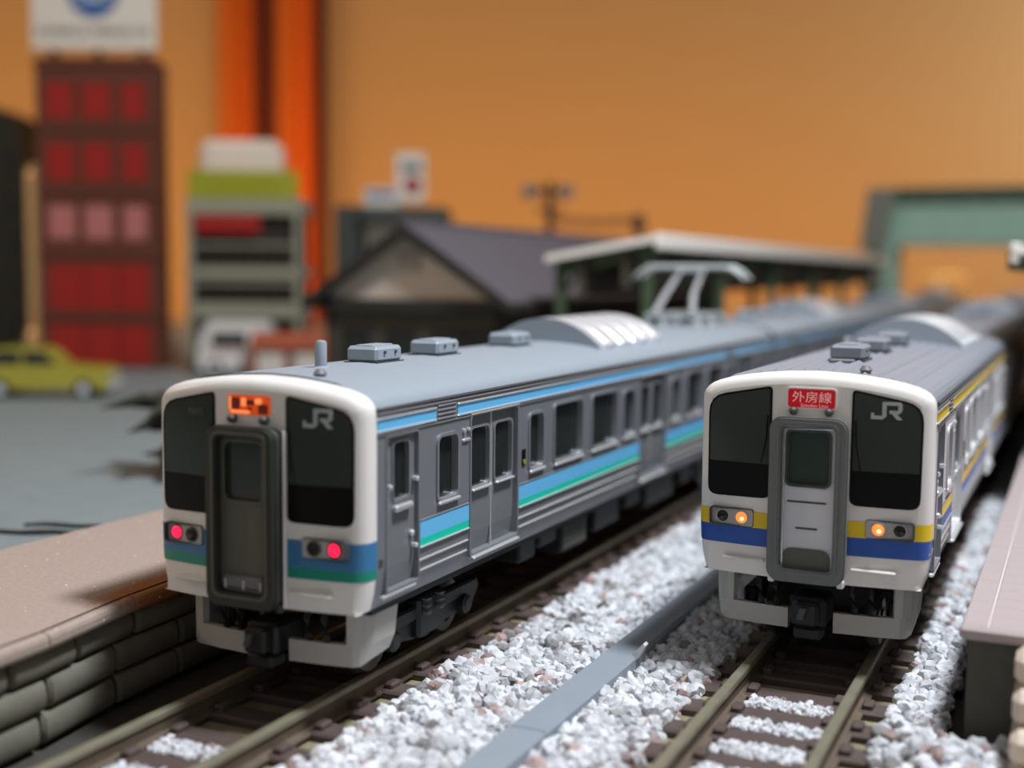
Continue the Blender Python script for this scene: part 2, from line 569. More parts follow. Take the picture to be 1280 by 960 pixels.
def add_aircon(root, y0=57.0, y1=81.0, hw=7.0, m='chrome'):
    def arch(k=1.0, dz=0.0):
        p = []
        for i in range(17):
            t = i / 16 * 2 - 1
            p.append((t * hw * k, 25.15 + dz + (3.0 * (1 - abs(t) ** 2.2)) * k))
        return p
    pts = [(-hw, 24.5)] + arch() + [(hw, 24.5)]
    b = MB().prism(pts, 1, y0 + .6, y1 - .3).build('air_conditioner', m, root, smooth=True)
    front = [(-hw * 1.0, 24.5)] + arch(1.0, .06) + [(hw * 1.0, 24.5)]
    MB().prism(front, 1, y0, y0 + .6).build('front_panel', 'roofA', b)
    for k in range(5):
        yy = y0 + 3.2 + k * 4.6
        a = arch(1.0, .1)
        mb = MB()
        n = len(a)
        mb.add([(x, yy, z) for x, z in a] + [(x, yy + .8, z) for x, z in a] + [(x * .99, yy - .15, z - .3) for x, z in a] + [(x * .99, yy + .95, z - .3) for x, z in a],
               [(i, i + 1, n + i + 1, n + i) for i in range(n - 1)] + [(i, i + 1, 2 * n + i + 1, 2 * n + i) for i in range(n - 1)] + [(n + i, n + i + 1, 3 * n + i + 1, 3 * n + i) for i in range(n - 1)])
        mb.build('cover_rib', 'silver', b, smooth='all')
    for s in (-1, 1):
        for k in range(4):
            yy = y0 + 2 + k * 5.8
            MB().rbox(s * (hw + .1) - .5, s * (hw + .1) + .5, yy, yy + 2.2, 24.4, 25.5, .15).build('mounting_foot', m, b)
    return b


def add_pantograph(root, yc):
    base = MB()
    for x in (-4, 4):
        base.box(x - .3, x + .3, yc - 8, yc + 8, 26.9, 27.4)
    for y in (-8, 0, 8):
        base.box(-4, 4, yc + y - .3, yc + y + .3, 26.9, 27.4)
    p = base.build('pantograph', 'insul', root)
    for x in (-4, 4):
        for y in (-7.5, 0, 7.5):
            MB().lathe([(.55, 0), (.8, .3), (.5, .6), (.8, .9), (.5, 1.2), (.7, 1.5), (.4, 1.7)], (x, yc + y, 25.1), 2, 8).build('insulator', 'insul', p)
    for x in (-3, 3):
        MB().tube([(x, yc - 7, 27.4), (x * .75, yc - 4, 30.4), (x * .6, yc + 2.5, 34.2)], [.55, .5, .35], 6).build('arm', 'silver', p)
    MB().tube([(-2, yc + 2.5, 34.2), (2, yc + 2.5, 34.2)], .3, 6).build('cross_rod', 'silver', p)
    for dy in (0.5, 4.5):
        MB().tube([(-9.2, yc + dy, 32.8), (-8, yc + dy, 33.9), (-6.5, yc + dy, 34.7), (6.5, yc + dy, 34.7), (8, yc + dy, 33.9), (9.2, yc + dy, 32.8)], [.25, .35, .45, .45, .35, .25], 6).build('collector_bar', 'insul', p)
    MB().rbox(-5.5, -4.6, yc - 10, yc + 10, 25.3, 25.9, .1).build('cable_duct', 'insul', p)


def add_bogie(root, yc):
    b = MB()
    for s in (-1, 1):
        b.add([(s * 6.6, yc - 10.5, 4.0), (s * 6.6, yc - 8.5, 4.9), (s * 6.6, yc - 3.5, 4.9), (s * 6.6, yc - 2.2, 3.4), (s * 6.6, yc + 2.2, 3.4), (s * 6.6, yc + 3.5, 4.9), (s * 6.6, yc + 8.5, 4.9), (s * 6.6, yc + 10.5, 4.0),
               (s * 6.6, yc + 9, 2.4), (s * 6.6, yc + 4, 2.2), (s * 6.6, yc, 1.6), (s * 6.6, yc - 4, 2.2), (s * 6.6, yc - 9, 2.4)], [tuple(range(13))])
        b.rbox(min(s * 5.9, s * 7.0), max(s * 5.9, s * 7.0), yc - 9.6, yc + 9.6, 3.6, 4.9, .2)
        b.rbox(min(s * 5.9, s * 7.3), max(s * 5.9, s * 7.3), yc - 2.4, yc + 2.4, 2.0, 5.6, .3)
    b.box(-6, 6, yc - 2, yc + 2, 2.5, 6.5)
    o = b.build('bogie', 'under2', root)
    for dy in (-6.6, 6.6):
        for s in (-1, 1):
            MB().lathe([(.5, -.6), (2.6, -.6), (2.9, -.3), (2.75, .1), (2.5, .55), (1.7, .62), (1.5, .35), (.6, .35), (.6, .7)] if s > 0 else [(.6, -.7), (.6, -.35), (1.5, -.35), (1.7, -.62), (2.5, -.55), (2.75, -.1), (2.9, .3), (2.6, .6), (.5, .6)], (s * 4.5, yc + dy, 2.75), 0, 20).build('wheel', 'wheel', o)
        for s in (-1, 1):
            MB().lathe([(.9, -.5), (.9, .3), (.6, .55)] if s > 0 else [(.6, -.55), (.9, -.3), (.9, .5)], (s * 7.0, yc + dy, 3.0), 0, 10).build('axle_box', 'under2', o)
    for dy in (-1.2, 1.2):
        MB().lathe([(.55, 0), (.7, .3), (.5, .6), (.7, .9), (.5, 1.2), (.7, 1.5)], (7.2, yc + dy, 4.0), 2, 8).build('spring', 'dgrey', o)


def fdep(u):
    return .0095 * u * u


def face_patch(pts, off, thick, nu=14):
    """a thin plate lying on the curved cab face: convex outline pts (u, z)"""
    us = [p[0] for p in pts]
    u0, u1 = min(us), max(us)
    cols = sorted({u0 + (u1 - u0) * k / nu for k in range(nu + 1)} | set(us))
    front = []
    n = len(pts)
    for u in cols:
        zz = []
        for i in range(n):
            (a, b), (c, d) = pts[i], pts[(i + 1) % n]
            if abs(a - c) < 1e-9:
                if abs(u - a) < 1e-6:
                    zz += [b, d]
            elif min(a, c) - 1e-9 <= u <= max(a, c) + 1e-9:
                zz.append(b + (d - b) * (u - a) / (c - a))
        front.append((u, min(zz), max(zz)))
    mb = MB()
    vs, fs = [], []
    for u, a, b in front:
        y = fdep(u) - off
        vs += [(u, y, a), (u, y, b), (u, y + thick, a), (u, y + thick, b)]
    for i in range(len(front) - 1):
        k, l = 4 * i, 4 * i + 4
        fs += [(k, l, l + 1, k + 1), (k + 1, l + 1, l + 3, k + 3), (k, l, l + 2, k + 2)]
    e = 4 * (len(front) - 1)
    fs += [(0, 1, 3, 2), (e, e + 1, e + 3, e + 2)]
    return mb.add(vs, fs)


def round_poly(pts, rs, n=4):
    out = []
    m = len(pts)
    for i in range(m):
        p, a, b = Vector(pts[i]), Vector(pts[i - 1]), Vector(pts[(i + 1) % m])
        da, db = (a - p).normalized(), (b - p).normalized()
        r = rs[i] if isinstance(rs, (list, tuple)) else rs
        for k in range(n + 1):
            t = k / n
            q = (p + da * r) * (1 - t) ** 2 + p * 2 * t * (1 - t) + (p + db * r) * t * t
            out.append((q.x, q.y))
    return out


def make_mask(root, tilt=0):
    """white cab front with rounded rim"""
    half = OUTLINE
    full = [(x, z) for x, z in half] + [(-x, z) for x, z in reversed(half[:-1])]
    n = len(full)
    nrm = []
    for i in range(n):
        a, b = Vector(full[max(i - 1, 0)]), Vector(full[min(i + 1, n - 1)])
        d = (b - a).normalized()
        nrm.append(Vector((-d.y, d.x)))           # inward for an anticlockwise outline
    R = 1.0
    rows = []
    for e in (0, .04, .12, .25, .42, .65, R):
        row = []
        dep = R * (1 - math.sqrt(max(0, 1 - ((R - e) / R) ** 2)))
        for i in range(n):
            p = Vector(full[i]) + nrm[i] * e
            z = max(p.y, 7.6)
            row.append((p.x, fdep(p.x) + dep, z))
        rows.append(row)
    back = [(x, 2.6, z) for x, z in full]
    mb = MB()
    allr = [back] + rows
    vs = [p for r in allr for p in r]
    fs = []
    for k in range(len(allr) - 1):
        for i in range(n - 1):
            fs.append((k * n + i, k * n + i + 1, (k + 1) * n + i + 1, (k + 1) * n + i))
    mb.add(vs, fs)
    # flat middle as vertical strips under the inner row
    inner = [p for p in rows[-1]]
    top = sorted([(p[0], p[2]) for p in inner if p[2] > 20])
    um = top[-1][0]
    cols = sorted({-um + 2 * um * k / 40 for k in range(41)} | {p[0] for p in top})

    def ztop(u):
        for (a, b), (c, d) in zip(top, top[1:]):
            if a - 1e-9 <= u <= c + 1e-9 and c - a > 1e-9:
                return b + (d - b) * (u - a) / (c - a)
        return top[0][1]
    strip = [(u, fdep(u), ztop(u)) for u in cols]
    vs, fs = [], []
    for u, y, z in strip:
        vs += [(u, y, 7.6), (u, y, 12), (u, y, 17), (u, y, z)]
    for i in range(len(strip) - 1):
        for k in range(3):
            fs.append((4 * i + k, 4 * i + 4 + k, 4 * i + 5 + k, 4 * i + 1 + k))
    mb.add(vs, fs)
    # closed underside
    mb.add([(-9.2, .8, 7.6), (9.2, .8, 7.6), (9.2, 2.6, 7.6), (-9.2, 2.6, 7.6)], [(0, 1, 2, 3)])
    m = mb.build('cab_front', 'white', root, smooth=True)
    return m


def stripe_row(root, name, m, z0, z1):
    """cab stripe wrapping round to the rim"""
    for s in (-1, 1):
        mb = MB()
        us = [3.25, 4, 5, 6, 7, 8, 8.8, 9.15, 9.4, 9.6, 9.72, 9.78]
        vs, fs = [], []
        for u in us:
            for z in (z0, z1):
                xw = wallx(z)
                uu = u * xw / 9.78 if u > 8.8 else u
                e = max(0.0, xw - uu)
                dep = 1 - math.sqrt(max(0, 1 - (1 - min(e, 1)) ** 2)) if e < 1 else 0
                vs.append((s * (uu + .02), fdep(uu) + dep - .05, z))
        for z in (z0, z1):
            vs.append((s * (wallx(z) + .05), 2.6, z))
        k = len(us) + 1
        fs = [(2 * i, 2 * i + 2, 2 * i + 3, 2 * i + 1) for i in range(k - 1)]
        mb.add(vs, fs)
        mb.build(name, m, root, smooth='all')


JR = [[(0, .30), (0, 0), (.92, 0), (.92, .30)], [(0, .30), (.26, .30), (.26, .52), (0, .52)], [(.92, 0), (1.22, .25), (1.22, 1.45), (.88, 1.45), (.88, .3)],
      [(1.22, 1.45), (1.22, 1.17), (2.2, 1.17), (2.45, 1.25), (2.3, 1.45)], [(2.12, .62), (2.45, .72), (2.45, 1.25), (2.12, 1.25)], [(1.45, .48), (1.45, .76), (2.45, .76), (2.25, .48)],
      [(1.62, .5), (2.06, 0), (2.48, 0), (2.02, .5)]]


def add_cab(root, t):
    face = make_mask(root)
    A = t == 'A'
    # windows
    for s in (-1, 1):
        out = [(s * 3.32, 14.4), (s * 8.95, 14.3), (s * 9.0, 23.0), (s * 3.32, 24.12)]
        rr = [.7, .9, 1.5, .45]
        pts = round_poly(out, rr)
        wf = face_patch(pts, .06, .5).build('cab_window', 'black', root)
        up = round_poly([(s * 3.5, 17.35), (s * 8.8, 17.35), (s * 8.82, 22.85), (s * 3.5, 23.92)], [.08, .08, 1.35, .35])
        face_patch(up, .10, .3).build('pane', 'cabglass', wf)
        if s > 0:
            mb = MB()
            for q in JR:
                mb.v, mb.f = mb.v, mb.f
                p2 = face_patch([(4.85 + a, 21.75 + b) for a, b in q], .14, .1, 3)
                mb.add(p2.v, p2.f)
            tag(mb.build('logo_lettering', 'logo', wf), 'pale grey JR letters')
        elif A:
            text_mesh('N605', .62, .05, 'number_lettering', 'faint', wf, lambda u, q, d: (-5.2 + u * .8, fdep(-5.2 + u) - .16 + d, 22.45 + q))
        # wiper
        MB().tube([(s * 4.2, -.05 + fdep(4.2), 17.3), (s * 3.75, -.12 + fdep(4), 19.5), (s * 3.65, -.12 + fdep(4), 21.6)], .07, 5).build('wiper', 'black', wf)
    # stripes
    if A:
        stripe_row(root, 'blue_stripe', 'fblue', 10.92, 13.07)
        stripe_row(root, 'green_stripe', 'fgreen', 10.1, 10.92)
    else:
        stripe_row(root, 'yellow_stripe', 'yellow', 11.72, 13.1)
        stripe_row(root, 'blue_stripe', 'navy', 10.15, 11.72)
    # lamps
    for s in (-1, 1):
        b = face_patch(round_poly([(s * 4.75, 11.8), (s * 8.55, 11.8), (s * 8.55, 13.25), (s * 4.75, 13.25)], .25), .16, .4).build('lamp_housing', 'lampbox', root)
        MB().ring([(a, c) for a, c in rrect(s * 6.65 - 1.98, s * 6.65 + 1.98, 11.72, 13.33, .3)], [(a, c) for a, c in rrect(s * 6.65 - 1.86, s * 6.65 + 1.86, 11.84, 13.21, .22)], 1, fdep(6.65) - .26, fdep(6.65) + .5).build('housing_rim', 'dgrey', b)
        for u, outer in ((s * 5.75, 0), (s * 7.45, 1)):
            lit = outer if A else not outer
            y = fdep(u) - .16
            mm = ('lampred' if A else 'lamporange') if lit else 'lampoff'
            l = MB().lathe([(.5, .2), (.5, -.06), (.36, -.16), (.12, -.2)], (u, y, 12.55), 1, 16).build('lamp', mm, root, smooth=True)
            MB().lathe([(.62, .2), (.62, -.1), (.5, -.1), (.5, .2)], (u, y, 12.55), 1, 16).build('lamp_ring', 'dgrey' if A else 'lampbox', l)
            if lit and not A:
                MB().lathe([(.15, 0), (.15, -.08), (.06, -.1)], (u + .08, y - .18, 12.45), 1, 10).build('filament', 'lampcore', l)
    # step bar
    for s in (-1, 1):
        MB().rbox(min(s * 3.6, s * 7.3), max(s * 3.6, s * 7.3), fdep(5) - .5, fdep(5) + .2, 8.85, 9.12, .1).build('step_bar', 'white', root)
    # destination sign
    if A:
        sg = face_patch(rrect(-1.97, 1.97, 22.45, 23.97, .2, 3), .05, .3).build('destination_sign', 'signorange', root)
        tag(sg, 'glowing orange destination display')
        for (u0, u1, z0, z1) in ((-1.62, -.85, 22.85, 23.75), (-.2, .55, 23.2, 23.6), (.9, 1.75, 22.55, 23.3), (-.1, .3, 22.8, 23.05)):
            face_patch(rrect(u0, u1, z0, z1, .12, 2), .09, .1, 3).build('dark_character', 'signdark', sg)
        for (u0, u1, z0, z1) in ((-1.75, .1, 22.52, 22.78), (-.7, -.25, 23.1, 23.75), (.6, 1.2, 23.3, 23.75), (-1.85, -1.68, 22.8, 23.85)):
            face_patch(rrect(u0, u1, z0, z1, .08, 2), .1, .1, 3).build('bright_character', 'signglow', sg)
    else:
        sg = face_patch(rrect(-1.98, 1.98, 22.4, 24.0, .25, 3), .05, .3).build('destination_sign', 'signred', root)
        tag(sg, 'red destination sign with pale characters')
        text_mesh('外房線', .92, .05, 'lettering', 'signpink', sg, lambda u, q, d: (u + .02, -.1 + d, 23.33 + q), 1.12)
        text_mesh('Sotobo Line', .3, .04, 'romanised_lettering', 'signpink', sg, lambda u, q, d: (u + .25, -.1 + d, 22.62 + q), 1.1)
        MB().ring(rrect(-2.08, 2.08, 22.3, 24.1, .33), rrect(-1.97, 1.97, 22.41, 23.99, .24), 1, -.12, .2).build('sign_rim', 'white', sg)
    for u in (-1.48, 1.48):
        MB().lathe([(.36, .3), (.36, -.25), (.28, -.5), (.12, -.62)] if True else [], (u, 0, 22.12), 1, 12).build('bracket_knob', 'dgrey', root, smooth=True)
    # gangway
    p = 1.45 if A else 1.1
    gm = 'gangA' if A else 'gangB'
    outer = rrect(-3.15, 3.15, 7.7, 21.55, 1.0, 5)
    inner = rrect(-2.25, 2.25, 8.7, 20.95, .6, 5)
    g = MB().ring(outer, inner, 1, -p, .4).build('gangway', gm, root, smooth=True)
    if A:
        tag(g, 'dark olive gangway bellows frame')
    lip = MB().ring(rrect(-3.28, 3.28, 7.57, 21.68, 1.1, 5), rrect(-2.95, 2.95, 7.9, 21.35, .9, 5), 1, -p + .25, -p + .55).build('outer_flange', gm, g, smooth=True)
    MB().ring(rrect(-2.6, 2.6, 8.35, 21.25, .75, 5), rrect(-2.4, 2.4, 8.55, 21.05, .65, 5), 1, -p - .1, -p + .1).build('inner_bead', 'gangB' if not A else 'gangdoorA', g, smooth=True)
    dm = 'gangdoorA' if A else 'doorB'
    dd = -p + .75
    wn = (-1.78, 1.68, 15.9, 20.4)
    door = MB().ring(rrect(-2.3, 2.3, 8.6, 21.0, .6, 5), rrect(*wn, .4, 5), 1, dd, dd + .5).build('gangway_door', dm, root)
    MB().prism(rrect(-1.9, 1.8, 15.7, 20.6, .4, 4), 1, dd + .3, dd + .42).build('pane', 'doorglass' if not A else 'cabglass', door)
    MB().ring(rrect(-1.98, 1.88, 15.7, 20.6, .55, 5), rrect(*wn, .42, 5), 1, dd - .14, dd + .2).build('window_gasket', 'dgrey' if not A else 'gangdoorA', door, smooth=True)
    if not A:
        for u0, u1, z in ((-1.75, 1.55, 14.45), (-1.0, .85, 12.2)):
            MB().rbox(u0, u1, dd - .08, dd + .1, z - .1, z + .06, .04).build('slot', 'dgrey', door)
        MB().prism(round_poly([(-2.0, 8.7), (1.95, 8.7), (1.95, 10.45), (-2.0, 10.45)], [.05, .05, .8, .8]), 1, dd - .12, dd + .1).build('kick_recess', 'gangdoorA', door)
        MB().tube([(-2.05, dd - .12, 8.7), (-2.05, dd - .12, 15.4), (-2.05, dd - .12, 20.6), (1.95, dd - .12, 20.75)], .1, 5).build('door_trim', 'silver', door)
    else:
        MB().rbox(-2.0, 1.9, dd - .3, dd + .1, 8.85, 10.1, .3).build('step_plate', 'gangB', door)
        for u in (-1.7, 0, 1.6):
            MB().rbox(u, u + .12, dd - .4, dd - .25, 9.0, 9.7, .03).build('step_rib', 'doorB', door)
        MB().rbox(3.22, 3.4, -.35, .1, 7.7, 21.4, .06).build('white_edge_post', 'white', root)
    for u in (-2.9, 2.9):
        MB().rbox(u - .3, u + .3, -.6, .3, 7.35, 8.0, .12).build('gangway_bracket', 'white' if not A else 'gangA', root)
    # skirt
    half = [(7.6, 7.7), (8.75, 7.7), (8.55, 4.2), (8.2, 2.85), (7.6, 2.75), (1.95, 2.75), (1.95, 4.55), (7.25, 4.55), (7.25, 7.7)]
    for s in (-1, 1):
        pts = [(s * 8.85, 7.7), (s * 8.6, 4.4), (s * 8.3, 3.1), (s * 7.9, 2.75), (s * 1.95, 2.75), (s * 1.95, 4.5), (s * 6.95, 4.5), (s * 6.95, 7.7)]
        mb = MB()
        n = len(pts)

        def yy(u):
            a = abs(u)
            return 2.2 + .012 * u * u + (0 if a < 7.2 else 1.2 * ((a - 7.2) / 1.65) ** 2)
        # split the front into convex pieces
        for q in ([pts[4], (s * 5, 2.75), (s * 5, 4.5), pts[5]], [(s * 5, 2.75), (s * 7.4, 2.75), (s * 7.4, 4.5), (s * 5, 4.5)],
                  [(s * 7.4, 2.75), (s * 7.9, 2.78), (s * 7.9, 4.5), (s * 7.4, 4.5)], [(s * 7.9, 2.78), (s * 8.3, 3.1), (s * 8.6, 4.5), (s * 7.9, 4.5)],
                  [(s * 6.95, 4.5), (s * 7.6, 4.5), (s * 7.6, 7.7), (s * 6.95, 7.7)], [(s * 7.6, 4.5), (s * 8.2, 4.5), (s * 8.35, 7.7), (s * 7.6, 7.7)],
                  [(s * 8.2, 4.5), (s * 8.6, 4.5), (s * 8.85, 7.7), (s * 8.35, 7.7)]):
            vs = [(u, yy(u), z) for u, z in q] + [(u * .97, yy(u) + .6, z) for u, z in q]
            m4 = len(q)
            mb.add(vs, [tuple(range(m4)), tuple(range(2 * m4 - 1, m4 - 1, -1))] + [(i, (i + 1) % m4, m4 + (i + 1) % m4, m4 + i) for i in range(m4)])
        # side return
        mb.add([(s * 8.85, yy(8.85), 7.7), (s * 8.6, yy(8.6), 4.5), (s * 8.3, yy(8.3), 3.1), (s * 8.3, 7.0, 3.4), (s * 8.6, 7.4, 4.5), (s * 8.85, 7.6, 7.7)], [(0, 1, 4, 5), (1, 2, 3, 4)])
        mb.build('skirt', 'skirt', root)
    # coupler and pipes
    c = MB().rbox(-1.5, 1.5, 1.2, 5, 3.2, 5.8, .3)
    c.rbox(-1.0, 1.0, .2, 1.4, 3.5, 5.6, .25)
    co = c.build('coupler', 'under2', root)
    MB().prism([(-.75, 4.2), (-.2, 4.2), (.1, 5.2), (-.45, 5.2)], 1, -.15, .3).build('coupler_jaw', 'dgrey', co)
    MB().rbox(-1.2, 1.2, .9, 3, 2.2, 3.3, .2).build('electric_coupler', 'under', co)
    for u in (-4.6, -3.2, 3.4, 5.0):
        MB().tube([(u, 3.2, 7.4), (u, 2.5, 6.2), (u + .3, 2.2, 5.2), (u + .2, 2.8, 4.6)], .3, 6).build('brake_hose', 'under2', root)


def make_car(name, label, t, cab, vents, pan=None, group=None, yoff=0, xoff=0):
    root = thing(name, label, 'train', (xoff, yoff, 0), 0, group)
    A = t == 'A'
    y0 = 2.6 if cab else 0.0
    holes = [(a, b, c, d) for a, b, c, d in WINDOWS] + [(a, b, DZ[0], DZ[1]) for a, b in DOORS]
    wins, cabdoor = list(WINDOWS), None
    if cab:
        cabdoor = (4.1, 9.0, 8.75, 20.8)
        holes.append(cabdoor)
    else:
        wins.append((5.2, 9.6, 14.6, 19.85))
        holes.append(wins[-1])
    mb = MB()
    wall_grid(mb, (y0, LEN, 7.6, 23.1), holes)
    mb.build('side_wall', 'body' if A else 'bodyB', root)
    mb = MB()
    wall_grid(mb, (y0, LEN, 7.6, 23.1), [(a, b, c, d) for a, b, c, d in wins] + [(a + 1, b - 1, 14.55, 19.8) for a, b in DOORS], sgn=-1)
    sw = mb.build('side_wall', 'body', root)
    MB().box(-9.3, -9.1, y0 + 1, LEN - 1, 14, 20.5).build('pane', 'glass', sw)
    # ends and floor
    e = MB()
    fullp = [(x, z) for x, z in OUTLINE] + [(-x, z) for x, z in reversed(OUTLINE[:-1])]
    e.prism(fullp, 1, LEN - .4, LEN)
    if not cab:
        MB().prism(fullp, 1, 0, .4).build('end_wall', 'body', root)
    e.build('end_wall', 'body', root)
    MB().box(-9.0, 9.0, y0 + .5, LEN - .5, 7.0, 7.9).build('floor_pan', 'under', root)
    MB().rbox(-3.2, 3.2, LEN - .2, LEN + 1.2, 8, 21, .4).build('gangway_bellows', 'under', root)
    # interior behind the glass
    MB().box(-2.2, 8.6, 14 if cab else 2, LEN - 2, 8, 13.2).build('interior_seating', 'gangA', root)
    for wv in wins:
        add_window(root, wv, mframe='frame' if A else 'bodyB')
    for dv in DOORS:
        add_double_door(root, dv, 'doorleaf' if A else 'bodyB', 'body' if A else 'bodyB')
    if cab:
        a, b, c, d = cabdoor
        mb = MB()
        wn = (5.5, 7.9, 15.7, 20.2)
        wall_grid(mb, (a, b, c, d), [wn], off=-.3)
        lf = mb.build('crew_door', 'doorleaf' if A else 'bodyB', root)
        MB().prism(rrect(wn[0] - .1, wn[1] + .1, wn[2] - .1, wn[3] + .1, .3), 0, 9.2, 9.0).build('pane', 'glass', lf)
        MB().ring(rrect(wn[0] - .2, wn[1] + .2, wn[2] - .2, wn[3] + .2, .5), rrect(*wn, .35), 0, 9.62, 9.0).build('window_frame', 'body', lf, smooth=True)
        MB().rbox(9.4, 10.0, wn[0] - .1, wn[1] + .2, 14.75, 15.3, .15).build('sill', 'silver', lf)
        MB().rbox(9.4, 9.9, 8.0, 8.5, 12.4, 12.9, .15).build('handle', 'silver', lf)
        MB().ring(rrect(a - .2, b + .2, c - .2, d + .2, .3), rrect(a, b, c, d, .2), 0, 9.88, 9.0).build('door_frame', 'body', root, smooth=True)
        for yy, zz in ((a + .35, 16.9), (b - .3, 17.0), (b - .45, 11.6)):
            MB().lathe([(.22, -.2), (.22, .2), (.1, .32)], (9.75, yy, zz), 0, 8).build('grab_stud', 'silver', root)
        text_mesh('211', .6, .04, 'number_lettering', 'under', root, lambda u, q, dd: (9.82 - dd, 2.95 + u * .5 + .2, 11.2 + q))
        MB().rbox(9.5, 9.95, 3.4, 8.6, 8.25, 8.55, .1).build('crew_step', 'silver', root)
    # stripes
    top = [(y0, 12.0), (15.8, 103.5), (107.2, LEN)] if cab else [(0, 12.0), (15.8, 103.5), (107.2, LEN)]
    for a, b in top:
        st = MB()
        slab_on_side(st, a + .05, b, 21.45, 22.3, .06)
        s1 = st.build('window_top_stripe', 'blue' if A else 'yellow', root)
        for z in (22.36, 21.36):
            MB().rbox(9.7, 9.98, a, b, z - .09, z + .09, .06).build('trim_line', 'silver', s1)
    for yv in (12.2, 103.7):
        v = MB().box(9.6, 9.72, yv, yv + 3.4, 21.2, 22.7).build('side_vent', 'dgrey', root)
        for k in range(4):
            MB().rbox(9.6, 9.98, yv + .1, yv + 3.3, 21.3 + k * .36, 21.5 + k * .36, .08).build('louvre', 'body', v)
    segs = [(9.3 if cab else .5, 18.1), (28.6, 63.8), (74.3, 109.4), (119.9, LEN - .5)]
    for a, b in segs:
        st = MB()
        if A:
            slab_on_side(st, a, b, 11.95, 13.4, .06)
            s1 = st.build('waist_stripe', 'blue', root)
            st = MB()
            slab_on_side(st, a, b, 11.3, 11.95, .06)
            st.build('green_band', 'green', s1)
        else:
            slab_on_side(st, a, b, 12.3, 13.4, .06)
            s1 = st.build('waist_stripe', 'yellow', root)
            st = MB()
            slab_on_side(st, a, b, 11.3, 12.3, .06)
            st.build('blue_band', 'navy', s1)
        MB().rbox(9.65, 9.98, a, b, 11.14, 11.3, .06).build('trim_line', 'silver', s1)
        MB().rbox(9.65, 9.93, a, b, 13.4, 13.5, .04).build('trim_line', 'body', s1)
        cuts = [(a, b)] if b - a < 15 else [(a, b - 8.5), (b - 7.6, b)]
        for z in (10.15, 9.22):
            xw = wallx(z)
            for c0, c1 in cuts:
                MB().rbox(xw - .1, xw + .16, c0, c1, z - .1, z + .1, .07).build('bead_line', 'silver', root)
    MB().tube([(9.86, y0, 20.9 + .2), (9.86, LEN, 20.9 + .2)], .07, 5).build('rain_bead', 'body', root)
    MB().tube([(9.9, y0, 22.75), (9.9, LEN, 22.75)], .08, 5).build('rain_bead', 'body', root)
    # door lamps and push button
    if cab:
        for dy in (17.0, 17.9):
            MB().lathe([(.18, -.1), (.18, .18), (.08, .26)], (9.8, dy, 19.95), 0, 8).build('indicator_lamp', 'silver', root)
        MB().rbox(9.7, 9.98, 16.8, 18.1, 18.95, 19.2, .06).build('handhold', 'silver', root)
    bt = MB().rbox(9.7, 9.9, 29.3, 30.1, 15.1, 16.7, .05).build('door_button', 'black', root)
    MB().lathe([(.24, 0), (.24, .1), (.14, .1)], (9.88, 29.7, 15.5), 0, 12).build('button_ring', 'glime', bt)
    # roof
    add_roof(root, y0 - .02, LEN, 'roofA' if A else 'roofB', not A)
    for y in vents:
        add_vent(root, 0, y, m='roofA' if A else 'roofB')
    add_aircon(root)
    if cab:
        s = MB().lathe([(.75, -.3), (.75, 0), (.4, .35), (.55, .6), (.3, .95)], (3.7, 4.2, 24.9), 2, 10).build('whistle_stub', 'gangB', root, smooth=True)
        if A:
            an = MB().lathe([(.8, 0), (.8, .15), (.5, .3), (.5, 2.2), (.4, 2.4), (.15, 2.45)], (0.0, 9.9, 25.3), 2, 12).build('antenna', 'roofA', root, smooth=True)
            MB().lathe([(2.2, 0), (2.2, .08), (.4, .16)], (0.0, 9.9, 25.3), 2, 16).build('antenna_base', 'roofA', an)
        if not A:
            MB().rbox(-1.1, 1.1, 13.2, 14.6, 25.2, 25.7, .1).build('roof_plate', 'gangB', root)
    if pan:
        add_pantograph(root, pan)
    # underfloor
    for yc in ((16.2, 116.8)):
        add_bogie(root, yc)
    eq = [(33, 37, 4.6), (38, 42.6, 5.2), (44, 51.4, 3.4), (54, 62, 3.9), (64.5, 70, 4.8), (72, 84, 3.6), (87, 93, 4.4), (95, 100, 5)]
    for a, b, zb in eq:
        bx = MB().rbox(-7.6, 8.0, a, b, zb, 7.3, .25).build('equipment_box', 'under2', root)
        if abs(a - 44) < .1 and cab and A:
            for i in range(7):
                for k in range(5):
                    MB().rbox(7.9, 8.12, a + .6 + i * .95, a + 1.1 + i * .95, zb + .45 + k * .68, zb + .85 + k * .68, .06).build('grille_stud', 'gangdoorA', bx)
    if cab:
        add_cab(root, t)
    return root


BX, BY = 37.48, 27.03
make_car('train_car', 'silver cab car with blue and green stripes, dark gangway and red tail lamps', 'A', True, (16.3, 27.7, 45.3), pan=115, group='cars of the blue striped train')
mid = make_car('train_car', 'second car of the blue striped train, coupled right behind its cab car', 'A', False, (16, 30, 46, 90, 104), group='cars of the blue striped train', yoff=135.5)
c3 = copy_tree(mid)
c3.location = (0, 27.1, 0)
c3['label'] = 'third car of the blue striped train, beside the platform canopy'
c4 = copy_tree(mid)
c4.location = (0, 40.65, 0)
c4['label'] = 'fourth and farthest car of the blue striped train, with pantograph beyond the footbridge'
add_pantograph(c4, 112)
make_car('train_car', 'silver cab car with yellow and blue stripes, red destination sign and orange headlamps', 'B', True, (16.3, 30.5, 45.3), group='cars of the yellow striped train', xoff=BX, yoff=BY)
mid2 = make_car('train_car', 'second car of the yellow striped train, coupled right behind its cab car', 'B', False, (30, 46, 90), group='cars of the yellow striped train', xoff=BX, yoff=BY + 135.5)
c3 = copy_tree(mid2)
c3.location = (BX * S, (BY + 271) * S, 0)
c3['label'] = 'third and farthest car of the yellow striped train, under the footbridge span'


